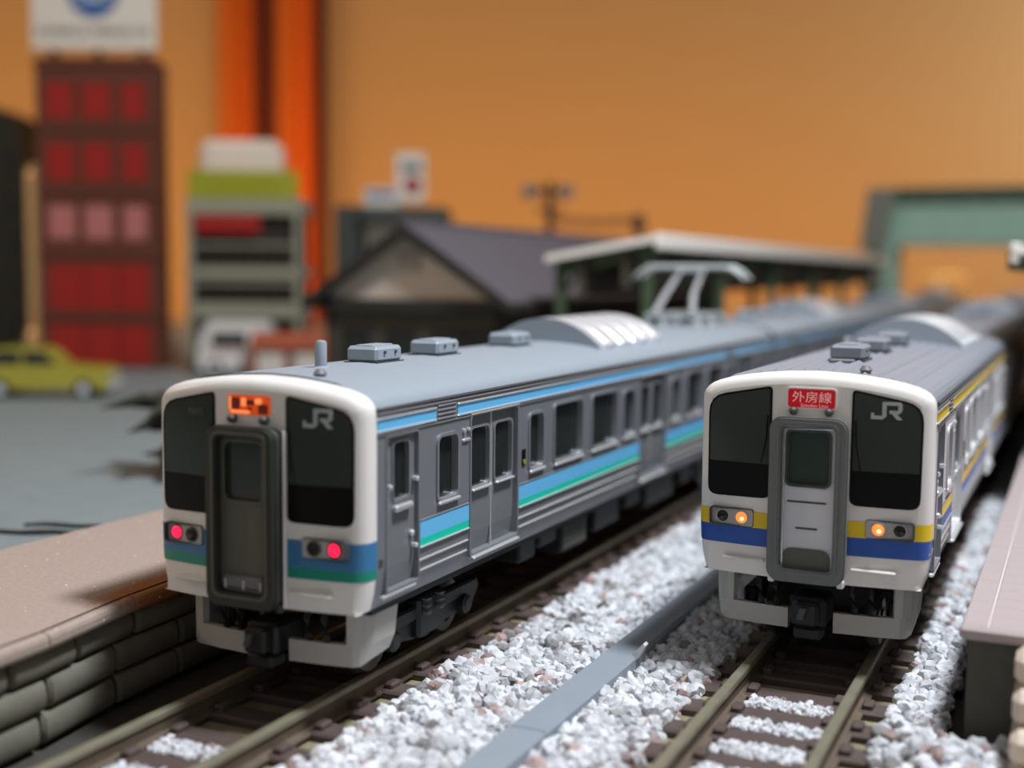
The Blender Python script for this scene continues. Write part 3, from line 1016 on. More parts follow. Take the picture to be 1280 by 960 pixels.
# ------------------------------------------------------------------ tracks
def make_track(x, label, y_first, ya, yb):
    root = thing('railway_track', label, 'track', (x, 0, -2.9), 0, 'parallel railway tracks')
    for s in (-1, 1):
        u = s * 4.75
        pr = [(u - .9, .9), (u - .9, 1.1), (u - .25, 1.35), (u - .22, 2.2), (u - .38, 2.4), (u - .38, 2.8), (u + .38, 2.8), (u + .38, 2.4), (u + .22, 2.2), (u + .25, 1.35), (u + .9, 1.1), (u + .9, .9)]
        rl = MB().prism(pr, 1, ya, yb).build('rail', 'railweb', root)
        MB().rbox(u - .42, u + .42, ya, yb, 2.3, 2.88, .09).build('rail_head', 'rail', rl)
    MB().prism([(-8.6, -.6), (8.6, -.6), (8.0, .55), (-8.0, .55)], 1, ya, yb).build('roadbed', 'roadbed', root)
    mb = MB().rbox(-8.0, 8.0, -1.3, 1.3, .1, 1.25, .2)
    for s in (-1, 1):
        for e in (-1, 1):
            mb.rbox(s * 4.75 + e * 1.15 - .45, s * 4.75 + e * 1.15 + .45, -.75, .75, 1.1, 1.75, .15)
    sl = mb.build('sleeper', 'sleeper', root)
    sl.location = (0, y_first * S, 0)
    y = y_first + 5.32
    while y < min(yb, 240):
        dup(sl, root, (0, y, 0))
        y += 5.32
    y = y_first - 5.32
    while y > ya:
        dup(sl, root, (0, y, 0))
        y -= 5.32
    return root


make_track(0, 'brown railway track under the blue striped train, beside the stone platform wall', 1.0, -45, 560)
make_track(BX, 'brown railway track with white ballast strips, in front of the yellow striped train', 19.0, -45, 560)

# lid of the cable trough between the tracks
t = thing('cable_trough', 'grey-blue flat cable trough lid lying in white ballast between the tracks', 'trough')
xs = [(-45, 19.6), (5, 19.75), (40, 19.8), (110, 19.9), (240, 20.0)]
for (ya, xa), (yb, xb) in zip(xs, xs[1:]):
    pr = [(0, -3.0), (3.2, -3.0), (3.2, -.75), (2.95, -.5), (.25, -.5), (0, -.75)]
    n = len(pr)
    mb = MB()
    mb.add([(xa + p, ya + .05, z) for p, z in pr] + [(xb + p, yb - .05, z) for p, z in pr], [(i, (i + 1) % n, n + (i + 1) % n, n + i) for i in range(n)] + [tuple(range(n)), tuple(range(2 * n - 1, n - 1, -1))])
    mb.build('lid_segment', 'cover', t)
mb = MB().prism([(22.3, -.7), (22.8, -1.2), (23.8, .5), (23.6, .7)], 1, 25.4, 26.3)
tag(mb.build('stone_sliver', mat('white_chip', (226, 228, 230), .6)), 'thin white chip leaning against the trough lid', 'stone')


# ------------------------------------------------------------------ ballast
def icosphere(sub):
    bm = bmesh.new()
    bmesh.ops.create_icosphere(bm, subdivisions=sub, radius=1.0)
    v = np.array([p.co[:] for p in bm.verts])
    f = np.array([[q.index for q in p.verts] for p in bm.faces])
    bm.free()
    return v, f


rng = np.random.default_rng(11)


def stones(name, pos, rad, tint, sub, parent=None):
    v0, f0 = icosphere(sub)
    nv, nf = len(v0), len(f0)
    N = len(pos)
    d = 1 + rng.uniform(-.26, .22, (N, nv, 1))
    V = v0[None] * d
    sc = rng.uniform(.72, 1.2, (N, 1, 3)) * rad[:, None, None] * 1.12
    V = V * sc
    ang = rng.uniform(0, 2 * np.pi, (N, 3))
    for ax, (i, j) in enumerate(((0, 1), (1, 2), (0, 2))):
        c, s = np.cos(ang[:, ax])[:, None], np.sin(ang[:, ax])[:, None]
        a, b = V[:, :, i].copy(), V[:, :, j].copy()
        V[:, :, i] = a * c - b * s
        V[:, :, j] = a * s + b * c
    V = (V + pos[:, None, :]) * S
    F = (f0[None] + (np.arange(N) * nv)[:, None, None]).reshape(-1, 3)
    me = bpy.data.meshes.new(name)
    me.vertices.add(N * nv)
    me.vertices.foreach_set('co', V.reshape(-1).astype(np.float32))
    me.loops.add(len(F) * 3)
    me.loops.foreach_set('vertex_index', F.reshape(-1).astype(np.int32))
    me.polygons.add(len(F))
    me.polygons.foreach_set('loop_start', (np.arange(len(F)) * 3).astype(np.int32))
    at = me.color_attributes.new('stone_tint', 'FLOAT_COLOR', 'POINT')
    colr = np.ones((N, nv, 4), np.float32)
    colr[:, :, :3] = tint[:, None, :]
    at.data.foreach_set('color', colr.reshape(-1))
    me.update(calc_edges=True)
    me.shade_flat()
    me.materials.append(M['stone'])
    o = bpy.data.objects.new(name, me)
    COL.objects.link(o)
    if parent:
        o.parent = parent
    return o


def tints(N, p_pink):
    base = np.array(lin((232, 233, 238)))
    t = base[None] * rng.uniform(.62, 1.06, (N, 1))
    k = rng.uniform(0, 1, N)
    pk = k < p_pink
    t[pk] = np.array(lin((190, 164, 160)))[None] * rng.uniform(.6, 1.1, (pk.sum(), 1))
    gr = (k > .93)
    t[gr] = np.array(lin((160, 156, 156)))[None] * rng.uniform(.5, 1.0, (gr.sum(), 1))
    return np.clip(t, 0, .95)


def field(x0, x1, y0, y1, step, zfun, layers=2):
    P = []
    for l in range(layers):
        gx = np.arange(x0, x1, step)
        gy = np.arange(y0, y1, step)
        X, Y = np.meshgrid(gx, gy)
        X = X.ravel() + rng.uniform(-.5, .5, X.size) * step
        Y = Y.ravel() + rng.uniform(-.5, .5, Y.size) * step
        Z = zfun(X, Y) + l * .42 + rng.uniform(-.25, .25, X.size)
        P.append(np.c_[X, Y, Z])
    return np.concatenate(P)


zb = lambda X, Y: -2.15 + .18 * np.sin(X * .5 + Y * .21) + .12 * np.sin(Y * .47)
near = np.concatenate([field(8.5, 19.4, -26, 70, .98, zb), field(23.2, 29.2, -26, 70, .98, zb), field(45.8, 49.6, 20, 90, .98, zb),
                       field(45.8, 66, -24, 20, .98, lambda X, Y: zb(X, Y) + np.clip((Y - 8) * .03, 0, .6))])
far = np.concatenate([field(8.5, 19.4, 70, 230, 1.1, zb), field(23.2, 29.2, 70, 150, 1.1, zb), field(45.8, 49.6, 90, 240, 1.1, zb)])
edge = np.exp(-((near[:, 0] - 8.8) / .9) ** 2) + np.exp(-((near[:, 0] - 29) / .8) ** 2) * .8
tn = tints(len(near), 0.03)
pk = rng.uniform(0, 1, len(near)) < edge * .22
tn[pk] = np.array(lin((178, 150, 146)))[None] * rng.uniform(.55, 1.1, (pk.sum(), 1))
o = stones('ballast_gravel', near, rng.uniform(.42, .74, len(near)), tn, 2, None)
tag(o, 'white and pinkish crushed stone ballast beside the two tracks', 'ballast', kind='stuff')
o = stones('ballast_gravel', far, rng.uniform(.5, .78, len(far)), tints(len(far), .05), 1, None)
tag(o, 'blurred white ballast stones farther along the tracks', 'ballast', kind='stuff')
# fine infill between the sleepers
P = []
for xc, y1 in ((BX, 19.0), (0, 1.0)):
    for k in range(-9, 3):
        yc = y1 + 2.66 + 5.32 * k
        if yc < -26 or (xc == 0 and yc > -5) or yc > 24:
            continue
        n = 260
        P.append(np.c_[xc + rng.uniform(-3.35, 3.35, n), yc + rng.uniform(-1.15, 1.15, n), np.full(n, -1.78) + rng.uniform(-.15, .15, n)])
P = np.concatenate(P)
tag(stones('fine_ballast_gravel', P, rng.uniform(.2, .36, len(P)), tints(len(P), .02) * 1.0, 1), 'fine white granules filling the gaps between brown sleepers', 'ballast', kind='stuff')

# ------------------------------------------------------------------ ground
fl = MB().box(-700, 260, -260, 700, -14, -3.0).build('floor', 'sand')
tag(fl, 'dark sanded layout board under everything', 'ground', kind='structure')
# raised town ground behind the platform
pv = MB().prism([(-36.5, -90), (-36.5, 640), (-640, 640), (-640, -90)], 2, -3.0, 4.0).build('pavement', 'asphalt')
tag(pv, 'grey asphalt square behind the platform', 'pavement', kind='structure')

# ------------------------------------------------------------------ left platform
lp = thing('station_platform', 'speckled pinkish platform with stone block wall, beside the blue striped train', 'platform')
EDGE = [(-48, -9.6), (-30, -10.1), (-10, -11.1), (1, -12.7), (12, -13.3), (40, -13.4), (460, -13.4)]


def edge_x(y):
    for (a, b), (c, d) in zip(EDGE, EDGE[1:]):
        if y <= c:
            return b + (d - b) * (y - a) / (c - a)
    return EDGE[-1][1]


ys = [-48, -40, -30, -20, -10, -4, 1, 6, 12, 25, 40, 460]
mb = MB()
for a, b in zip(ys, ys[1:]):
    xa, xb = edge_x(a) - .9, edge_x(b) - .9
    mb.add([(-36.5, a, 6.3), (xa, a, 6.3), (xb, b, 6.3), (-36.5, b, 6.3), (-36.5, a, 3.8), (xa, a, 5.2), (xb, b, 5.2), (-36.5, b, 3.8)], [(0, 1, 2, 3), (4, 5, 6, 7), (0, 3, 7, 4)])
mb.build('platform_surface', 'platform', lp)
lipy = [-48 + 0.0] + [-31.6 + 10.95 * k for k in range(0, 12)]
for a, b in zip(lipy, lipy[1:]):
    mb = MB()
    prf = [(-1.2, 6.3), (-.35, 6.3), (-.1, 6.18), (.0, 5.9), (.0, 5.4), (-.12, 5.12), (-.4, 5.0), (-1.2, 5.0)]
    n = len(prf)
    sub = [a + .06 + (b - a - .12) * k / 4 for k in range(5)]
    vs = [(edge_x(y) + p, y, z) for y in sub for p, z in prf]
    fs = [(i * n + k, i * n + (k + 1) % n, (i + 1) * n + (k + 1) % n, (i + 1) * n + k) for i in range(4) for k in range(n)] + [tuple(range(n)), tuple(range(4 * n, 5 * n))]
    mb.add(vs, fs)
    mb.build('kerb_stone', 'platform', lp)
mb = MB()
for a, b in zip(ys, ys[1:]):
    xa, xb = edge_x(a) - 1.9, edge_x(b) - 1.9
    mb.add([(xa, a, 5.2), (xb, b, 5.2), (xb, b, -3), (xa, a, -3)], [(0, 1, 2, 3)])
mb.build('wall_core', 'blockgap', lp)
for r, (z0, z1) in enumerate(((2.75, 4.85), (.15, 2.5), (-2.5, -.1))):
    y = -46 + (0, 4.1, 1.7)[r]
    while y < 40:
        L = random.uniform(7.5, 9.5)
        a, b = y + .16, y + L - .16
        k = random.uniform(-.12, .14)
        mb = MB()
        n = 5
        prf = [(-1.9, z0), (-1.05 + k, z0 + .08), (-.82 + k, z0 + .4), (-.74 + k, (z0 + z1) / 2), (-.85 + k, z1 - .4), (-1.15 + k, z1 - .05), (-1.9, z1)]
        m = len(prf)
        sub = [(a, -.35), (a + .3, 0), ((a + b) / 2, 0), (b - .3, 0), (b, -.35)]
        vs = [(edge_x(yy) + p + (dd if p > -1.8 else 0), yy, z) for yy, dd in sub for p, z in prf]
        fs = [(i * m + j, i * m + j + 1, (i + 1) * m + j + 1, (i + 1) * m + j) for i in range(4) for j in range(m - 1)] + [tuple(range(m)), tuple(range(4 * m, 5 * m))]
        mb.add(vs, fs)
        mb.build('stone_block', 'block', lp, smooth=True)
        y += L

# ------------------------------------------------------------------ right platform
rp = thing('station_platform', 'pale pink tiled platform end with a dark end wall, beside the yellow striped train', 'platform')
EX = 50.45
MB().box(EX + .5, 95, 21.6, 460, -3, 6.3).build('platform_body', 'platend', rp)
MB().box(EX + .05, 95, 20.95, 460, 6.2, 6.9).build('slab', 'joint', rp)
MB().rbox(EX - .1, 95, 20.6, 21.5, 6.0, 7.02, .25).build('end_kerb', 'tile', rp)
tl = MB().rbox(0, 1.78, 0, 7.55, 6.6, 7.0, .07).build('tile', 'tile', rp)
tl.location = ((EX + .05) * S, 2.16, 0)
y = 21.6 + 7.6
while y < 190:
    dup(tl, rp, (EX + .05, y, 0))
    y += 7.6
t2 = MB().rbox(0, 5.6, 0, 2.98, 6.6, 7.0, .07).build('tile', 'tile', rp)
t2.location = ((EX + 2.0) * S, 2.16, 0)
y = 21.6 + 3.03
k = 1
while y < 150:
    dup(t2, rp, (EX + 2.0, y, 0))
    y += 3.03
y = 21.6
while y < 75:
    dup(t2, rp, (EX + 7.65, y, 0))
    y += 3.03
MB().box(EX + 13.4, 95, 21.6, 460, 6.5, 6.98).build('paved_strip', 'tile', rp)
MB().box(EX + 7.65, EX + 13.5, 75.2, 150, 6.5, 6.97).build('paved_strip', 'tile', rp)
MB().box(EX + .08, EX + 13.4, 150, 460, 6.5, 6.96).build('paved_strip', 'tile', rp)
ps = thing('platform_steps', 'beige rounded steps rising against the dark platform end wall', 'steps', (54.5, 20.6, -3))
M['step'] = mat('beige_step', (206, 190, 174), .55)
for k in range(4):
    MB().rbox(0, 16, -9.2 + 1.9 * k, 0.1, 2.35 * k, 2.35 * k + 2.3, .55).build('step', 'step', ps)

# ------------------------------------------------------------------ canopies
M['cwhite'] = mat('cream_white_canopy', (236, 230, 222), .45)
M['cgreen'] = mat('dark_green_steel', (64, 84, 58), .55, noise=.15, scale=4)
M['cbrown'] = mat('dark_brown_canopy_underside', (70, 66, 56), .7)


def canopy(label, x0, z0, x1, z1, ya, yb, posts, px, group='platform canopies'):
    c = thing('platform_canopy', label, 'canopy', (px[0], ya + 6, 6.3 if x1 < 20 else 7.0), 0, group)
    bx, by, bz = px[0], ya + 6, (6.3 if x1 < 20 else 7.0)
    d = lambda p: (p[0] - bx, p[1] - by, p[2] - bz)
    sgn = 1
    mb = MB()
    q = [(x0, z0), (x1, z1), (x1, z1 - .9), (x0, z0 - .9)]
    mb.prism([(p - bx, z - bz) for p, z in q], 1, ya - by, yb - by)
    mb.build('roof_sheet', 'cwhite', c)
    hi = (x1, z1)
    MB().rbox(hi[0] - bx - .5, hi[0] - bx + .7, ya - by - .4, yb - by, hi[1] - bz - 2.6, hi[1] - bz + .35, .2).build('fascia', 'cwhite', c)
    MB().prism([(p - bx, z - bz) for p, z in [(x0, z0 + .1), (x1, z1 + .1), (x1, z1 - 1.2), (x0, z0 - 1.2)]], 1, ya - by - .6, ya - by + .2).build('end_board', 'cwhite', c)
    y = ya + 3
    k = 0
    while y < yb - 4 and k < 12:
        MB().prism([(p - bx, z - bz) for p, z in [(x0 + 1, z0 - .9), (x1 - 1, z1 - .9), (x1 - 1, z1 - 3.6), (x0 + 1, z0 - 3.9)]], 1, y - by, y - by + 1.4).build('roof_beam', 'cgreen', c)
        y += 24
        k += 1
    for f in (.3, .7):
        xx = x0 + (x1 - x0) * f
        zz = z0 + (z1 - z0) * f
        MB().box(xx - bx - .6, xx - bx + .6, ya - by + 1, yb - by - 1, zz - bz - 8.5, zz - bz - .8).build('purlin', 'cbrown', c)
    for yy in posts:
        for xx in px:
            zz = z0 + (z1 - z0) * (xx - x0) / (x1 - x0)
            MB().rbox(xx - bx - .9, xx - bx + .9, yy - by - .9, yy - by + .9, 0, zz - bz - 1, .15).build('post', 'cgreen', c)
            MB().tube([(xx - bx, yy - by, zz - bz - 8), (xx - bx + (4 if xx < (x0 + x1) / 2 else -4), yy - by, zz - bz - 3)], .5, 6).build('brace', 'cgreen', c)
    return c


canopy('cream roofed green steel platform canopy standing behind the blue striped train', -34, 36.8, -12.2, 40.6, 137, 430, (140, 190, 240, 290, 340, 390), (-32.2, -15))
canopy('second cream canopy corner over the tiled platform at the edge of the picture', 84, 34.5, 48.3, 38.2, 118, 440, (122, 216, 280, 340), (70, 52.4))

# dark boards added to stand in for the shade under the canopy
M['shed'] = mat('dark_brown_boards', (70, 56, 42), .8, noise=.3, scale=3)
M['shed2'] = mat('dark_olive_boards', (50, 50, 38), .8, noise=.3, scale=3)
sh = thing('waiting_shelter', 'dark brown wooden shelter on the tiled platform behind the yellow striped train', 'shelter', (50.9, 131, 7))
for k in range(12):
    MB().rbox(0.0, 1.0, 1 + k * 6.2, 1 + k * 6.2 + 5.8, 0, 16 + (k % 3) * .6, .2).build('board', 'shed' if k % 2 else 'shed2', sh)
MB().rbox(-.6, 18, -1.5, 77, 16.8, 19, .4).build('roof', 'shed2', sh)  # added top slab of the shade boards, not a real roof
for k in range(4):
    MB().rbox(1.2 + k * 4, 4.8 + k * 4, 0, 1, 0, 16.6, .2).build('end_board', 'shed', sh)

# ------------------------------------------------------------------ footbridge
M['bgreen'] = mat('pale_green_bridge_steel', (158, 196, 178), .5)
M['bdark'] = mat('dark_green_bridge_roof', (58, 86, 70), .6)
M['bgrey'] = mat('grey_green_stair_panel', (120, 124, 112), .6)
fb = thing('footbridge', 'pale green steel footbridge with a dark green roof crossing over both tracks', 'bridge', (-16, 455, 0))
MB().box(2, 130, -2.0, 0, 47.0, 62.5).build('side_panel', 'bgreen', fb)
MB().box(2, 130, 16, 18, 47.0, 62.5).build('side_panel', 'bgreen', fb)
MB().box(2, 130, -2, 18, 46.0, 47.2).build('deck', 'bgreen', fb)
MB().prism([(-8, 69.6), (130, 69.6), (130, 63.8), (-8, 63.8)], 1, -4.5, 20.5).build('roof', 'bdark', fb)
for k in range(10):
    MB().rbox(6 + 12.5 * k, 7.4 + 12.5 * k, -2.4, -1.9, 47.0, 63.8, .1).build('frame_post', 'bgreen', fb)
for yy in (-1, 15):
    for x in (-2.2, 104):
        MB().rbox(x, x + 5.2, yy - 2, yy + 2, 6.3 if x < 0 else 7.0, 64, .3).build('leg', 'bgreen', fb)
for yy in (-6.5, 19):
    MB().prism([(-8.5, 69.4), (3.0, 69.4), (1.5, 60), (-1.5, 44), (-11.5, 44)], 1, yy, yy + 2).build('stair_wall', 'bgrey', fb)
for k in range(8):
    MB().box(-10.6 + .4 * k, -3, -4.5, 19, 14 + k * 4.2, 18.0 + k * 4.2).build('stair_step', 'bgrey', fb)
MB().box(-11, -3, -3, 17, 6.3, 14).build('stair_plinth', 'bgrey', fb)

# ------------------------------------------------------------------ station house
M['stucco'] = mat('grey_beige_plaster', (200, 186, 172), .8, noise=.08, scale=2)
M['slate'] = mat('grey_purple_roof', (88, 84, 93), .6, noise=.08, scale=5)
M['timber'] = mat('dark_timber', (34, 33, 28), .7)
M['timber2'] = mat('brown_black_boards', (62, 60, 50), .8, noise=.2, scale=3)
st = thing('station_building', 'grey gabled station house with dark eaves behind the platform', 'building', (-60.5, 132, 4.0))
Y1 = 130
slope = lambda x: 38.9 - 13.4 * abs(x) / 20.5
for s in (-1, 1):
    a = [(0, 39.0), (s * 22.5, slope(22.5)), (s * 22.5, slope(22.5) - 1.4), (0, 37.4)]
    MB().prism(a, 1, -2.5, Y1).build('roof', 'slate', st)
    MB().prism([(0, 38.6), (s * 22.8, slope(22.8) - .2), (s * 22.8, slope(22.8) - 2.0), (0, 36.2)], 1, -3.4, -2.3).build('bargeboard', 'timber', st)
    MB().rbox(s * 22.6 - .5, s * 22.6 + .5, -3, Y1, slope(22.5) - 2.0, slope(22.5) - .2, .2).build('gutter', 'timber', st)
    for k in range(7):
        MB().rbox(s * 18.5 - .5, s * 18.5 + .5, k * 21, k * 26 + 1.2, 0, 26, .1).build('post', 'timber', st)
MB().prism([(-18.5, 24), (18.5, 24), (18.5, 25.0), (0, 37.2), (-18.5, 25.0)], 1, 0, 1.5).build('gable_wall', 'stucco', st)
MB().box(-18.5, 18.5, .3, Y1 - 2, 0, 24).build('wall', 'timber2', st)
MB().rbox(-19.5, 19.5, -1.2, .6, 21.6, 24.3, .2).build('tie_beam', 'timber', st)
for x in (-12, -2, 8, 15):
    f = MB().ring(rrect(x - 3, x + 3, 8, 19, .2, 2), rrect(x - 2.5, x + 2.5, 8.5, 18.5, .1, 2), 1, -.2, .6).build('window', 'timber', st)
    MB().box(x - 2.5, x + 2.5, .15, .28, 8.5, 18.5).build('pane', 'glass', f)
gv = MB().box(-2.2, 2.2, -.3, .2, 29.6, 33.2).build('gable_vent', 'gangB', st)
for k in range(5):
    MB().rbox(-2.2, 2.2, -.6, -.2, 29.7 + k * .7, 30.1 + k * .7, .08).build('louvre', 'stucco', gv)
MB().rbox(-.7, .7, -2.6, Y1, 38.6, 39.5, .25).build('ridge_cap', 'slate', st)


# ------------------------------------------------------------------ town behind, each building turned to face the camera
def town(name, label, cat, loc, rz=YAW, group=None):
    return thing(name, label, cat, loc, rz, group)


M['tbrown'] = mat('dark_red_brown_wall', (92, 44, 26), .7, noise=.12, scale=2)
M['tred'] = mat('red_glazing', (150, 26, 20), .35)
M['tpink'] = mat('faded_pink_blind', (176, 104, 100), .6)
M['signw'] = mat('cream_board', (214, 206, 194), .6)
M['logoblue'] = mat('blue_print', (20, 84, 150), .5)
M['logolight'] = mat('pale_blue_print', (120, 170, 196), .5)
M['printblack'] = mat('black_print', (34, 34, 34), .6)
tw = town('tower_block', 'tall dark red-brown tower block with rows of red windows', 'building', (-206.8, 206.4, 4))
MB().box(-18.6, 17.6, 0, 9, 0, 90).build('wall', 'tbrown', tw)
rows = [(73.5, 84), (55.5, 66.5), (38.5, 48.5)]
for ri, (z0, z1) in enumerate(rows):
    for x0, x1 in ((-15.6, -7.4), (-4.9, 3.6), (6.6, 13.6)):
        wd = MB().ring(rrect(x0 - .5, x1 + .5, z0 - .5, z1 + .5, .3, 2), rrect(x0, x1, z0, z1, .2, 2), 1, -.4, .4).build('window', 'tbrown', tw)
        MB().box(x0, x1, -.15, .1, z0, z1).build('pane', 'tpink' if ri == 2 else 'tred', wd)
for z0, z1 in ((17.5, 31), (1.5, 13)):
    for x0, x1 in ((-15.6, -5.6), (-5.0, 4.6), (5.2, 14)):
        MB().box(x0, x1, -.3, .1, z0, z1).build('shop_glazing', 'tred', tw)
for z in (14.5, 32.8, 51, 69.5, 88.5):
    MB().rbox(-18.9, 17.9, -.9, .4, z, z + 1.8, .2).build('floor_band', 'tbrown', tw)
bb = town('rooftop_billboard', 'cream billboard with a blue round logo on top of the red tower block', 'billboard', (-206.8, 206.4, 94))
MB().rbox(-19.4, 17.2, 0, 1.2, 3.4, 40, .2).build('board', 'signw', bb)
for x in (-14, -1, 12):
    MB().rbox(x - .4, x + .4, 1.2, 6, 0.4, 30, .1).build('support', 'tbrown', bb)
MB().box(-18.5, 16.5, .4, 6, 0.4, 1.4).build('support_rail', 'tbrown', bb)
cz = 20.2
lg = MB().lathe([(.3, 0), (7.6, 0), (7.6, -.25), (.3, -.25)], (-1, 0, cz), 1, 32).build('logo', 'logoblue', bb)
for k, (r, z, h) in enumerate(((3.6, 3.0, .9), (5.0, 1.2, .9), (5.4, -.8, .9), (5.0, -2.8, .7))):
    MB().prism(rrect(-1 - r, -1 + r, cz + z - h / 2, cz + z + h / 2, .2, 2), 1, -.35, -.2).build('logo_band', 'signw', lg)
MB().lathe([(.1, 0), (3.8, 0), (3.8, -.12), (.1, -.12)], (-1, -.3, cz + 1.2), 1, 24).build('logo_centre', 'logolight', lg)
text_mesh('KONICA MINOLTA', 2.7, .15, 'lettering', 'printblack', bb, lambda u, q, d: (-1 + u, -.15 + d, 8.6 + q), 1.0)

M['ggrey'] = mat('grey_green_concrete', (142, 142, 124), .75, noise=.1, scale=2)
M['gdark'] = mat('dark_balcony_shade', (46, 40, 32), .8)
M['tank'] = mat('cream_glossy_tank', (222, 206, 190), .2)
gb = town('balcony_building', 'grey building with dark balconies, red sign and lime green rooftop screen', 'building', (-167.2, 219.7, 4))
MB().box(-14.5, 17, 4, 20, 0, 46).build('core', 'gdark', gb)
for z0, z1 in ((45.8, 50.5), (27.5, 30.6), (15.5, 20.0), (0, 1)):
    MB().rbox(-15.6, 18.2, 0, 20, z0, z1, .25).build('floor_slab', 'ggrey', gb)
for x in (-15.4, 16.2):
    MB().rbox(x, x + 1.8, 0, 2, 0, 46, .2).build('column', 'ggrey', gb)
for z0, z1 in ((30.6, 37), (20, 26)):
    for k in range(9):
        MB().rbox(-13 + 3.4 * k, -11.8 + 3.4 * k, .6, 1.4, z0, z1, .1).build('railing_post', 'gdark', gb)
    MB().rbox(-13.6, 16, .4, 1.2, z1 - .4, z1 + .5, .1).build('handrail', 'ggrey', gb)
for k in range(8):
    MB().rbox(-15 + 4.1 * k, -11.2 + 4.1 * k, .6, 1.6, 50.5, 58.7, .2).build('screen_panel', 'glime', gb)
MB().rbox(-12.6, 6.6, -1.6, -.4, 40.3, 45.9, .3).build('sign', 'tred', gb)
tk = MB()
tk.lathe([(3, 0), (4.8, .2), (5, 1.0), (5, 6), (4.6, 7.6), (3.4, 8.6), (1.5, 8.9), (.2, 9)], (-8.4, 7, 58), 2, 24)
tnk = town('rooftop_tank', 'cream glossy rounded tank on the lime green screened roof', 'tank', (-167.2, 219.7, 54.5))
MB().rbox(-12.8, 11.6, 3.4, 15, 0, 17.4, 2.4).build('tank_body', 'tank', tnk)
for x in (-7, 0, 7):
    MB().rbox(x - .3, x + .3, 3.1, 15.2, 2.5, 15, .1).build('tank_rib', 'tank', tnk)

# dark rounded building and glossy pole at the picture edge
M['dkgreen'] = mat('near_black_green_wall', (34, 38, 32), .6)
dk = town('dark_tower', 'near-black round-topped tower at the edge beside the pale pole', 'building', (-262, 224, 4))
MB().prism([(-22, 0), (4.8, 0), (5.2, 60), (4.6, 70), (2.8, 76), (-1, 80.5), (-6, 82.5), (-22, 83)], 1, 0, 26).build('wall', 'dkgreen', dk)
for k in range(5):
    for x in (-16, -8, 0):
        MB().rbox(x - 2, x + 2, -.3, .2, 8 + 13 * k, 15 + 13 * k, .2).build('window', 'glass', dk)
M['polec'] = mat('glossy_cream_pole', (248, 206, 150), .22, .3)
pl = town('rounded_pole', 'cream glossy pole with a rounded top between dark tower and red tower block', 'pole', (-248.9, 222.5, 4))
MB().lathe([(2.9, 0), (2.9, 59), (2.6, 61), (1.8, 62.3), (.6, 62.9)], (0, 0, 0), 2, 20).build('shaft', 'polec', pl, smooth=True)
MB().lathe([(4.2, 0), (4.2, 8), (3.4, 10)], (0, 0, 0), 2, 20).build('base', 'polec', pl, smooth=True)

# cars
M['ycar'] = mat('yellow_green_car_paint', (164, 154, 54), .3, coat=.4)
M['tyre'] = mat('black_tyre', (24, 24, 24), .7)
M['vanw'] = mat('white_van_paint', (216, 212, 208), .35)


def wheel(parent, x, y, z, r):
    o = MB().lathe([(r * .3, -.9), (r, -.9), (r, .9), (r * .3, .9)], (x, y, z), 1, 16).build('wheel', 'tyre', parent)
    MB().lathe([(r * .15, -1.0), (r * .55, -1.0), (r * .55, 1.0), (r * .15, 1.0)], (x, y, z), 1, 12).build('hub', 'chrome', o)


yc = town('model_car', 'yellow-green saloon car parked in front of the red tower block', 'car', (-160, 138, 4), YAW + .08)
prof = [(-15, 2.2), (14.6, 2.2), (15.2, 3.5), (15.0, 6.0), (14, 7.0), (4.5, 7.6), (1.2, 11.0), (-.5, 11.6), (-9.5, 11.6), (-11, 11.2), (-14, 7.6), (-15.2, 7.0), (-15.4, 4)]
MB().prism(round_poly(prof, .5, 2), 1, -5.6, 5.6).build('body', 'ycar', yc, smooth=True)
for yy in (-5.75, 5.6):
    MB().prism([(3.4, 7.8), (.8, 10.6), (-3.8, 10.8), (-3.8, 7.8)], 1, yy, yy + .15).build('side_window', 'glass', yc)
    MB().prism([(-4.6, 7.8), (-4.6, 10.8), (-9.6, 10.8), (-12, 7.8)], 1, yy, yy + .15).build('side_window', 'glass', yc)
    for x in (-9.2, 9.4):
        wheel(yc, x, yy * .86, 2.2, 2.2)
MB().rbox(14.6, 15.8, -5.4, 5.4, 2.4, 3.6, .2).build('bumper', 'chrome', yc)
for s in (-3.8, 3.8):
    MB().rbox(14.6, 15.3, s - 1, s + 1, 4.6, 6, .2).build('headlamp', 'silver', yc)

vn = town('delivery_van', 'white van with a dark side window parked below the balcony building', 'van', (-160.5, 210, 4), YAW + .05)
prof = [(-9.5, 1.6), (10, 1.6), (10, 13.4), (9, 14.6), (-7.5, 14.6), (-8.8, 13.2), (-10.2, 8), (-10.6, 3)]
MB().prism(round_poly(prof, .6, 2), 1, -5, 5).build('body', 'vanw', vn, smooth=True)
for yy in (-5.15, 5):
    MB().prism(rrect(-6.6, 3.4, 8.2, 12.2, .5, 2), 1, yy, yy + .15).build('side_window', 'glass', vn)
    for x in (-5.6, 6):
        wheel(vn, x, yy * .85, 2.2, 2.3)
MB().rbox(-8, 8.8, -4.4, 4.4, 14.5, 15.3, .3).build('roof_rack', 'vanw', vn)
MB().rbox(-9, 9, -5.2, -4.9, 6.9, 7.4, .05).build('red_line', 'tred', vn)

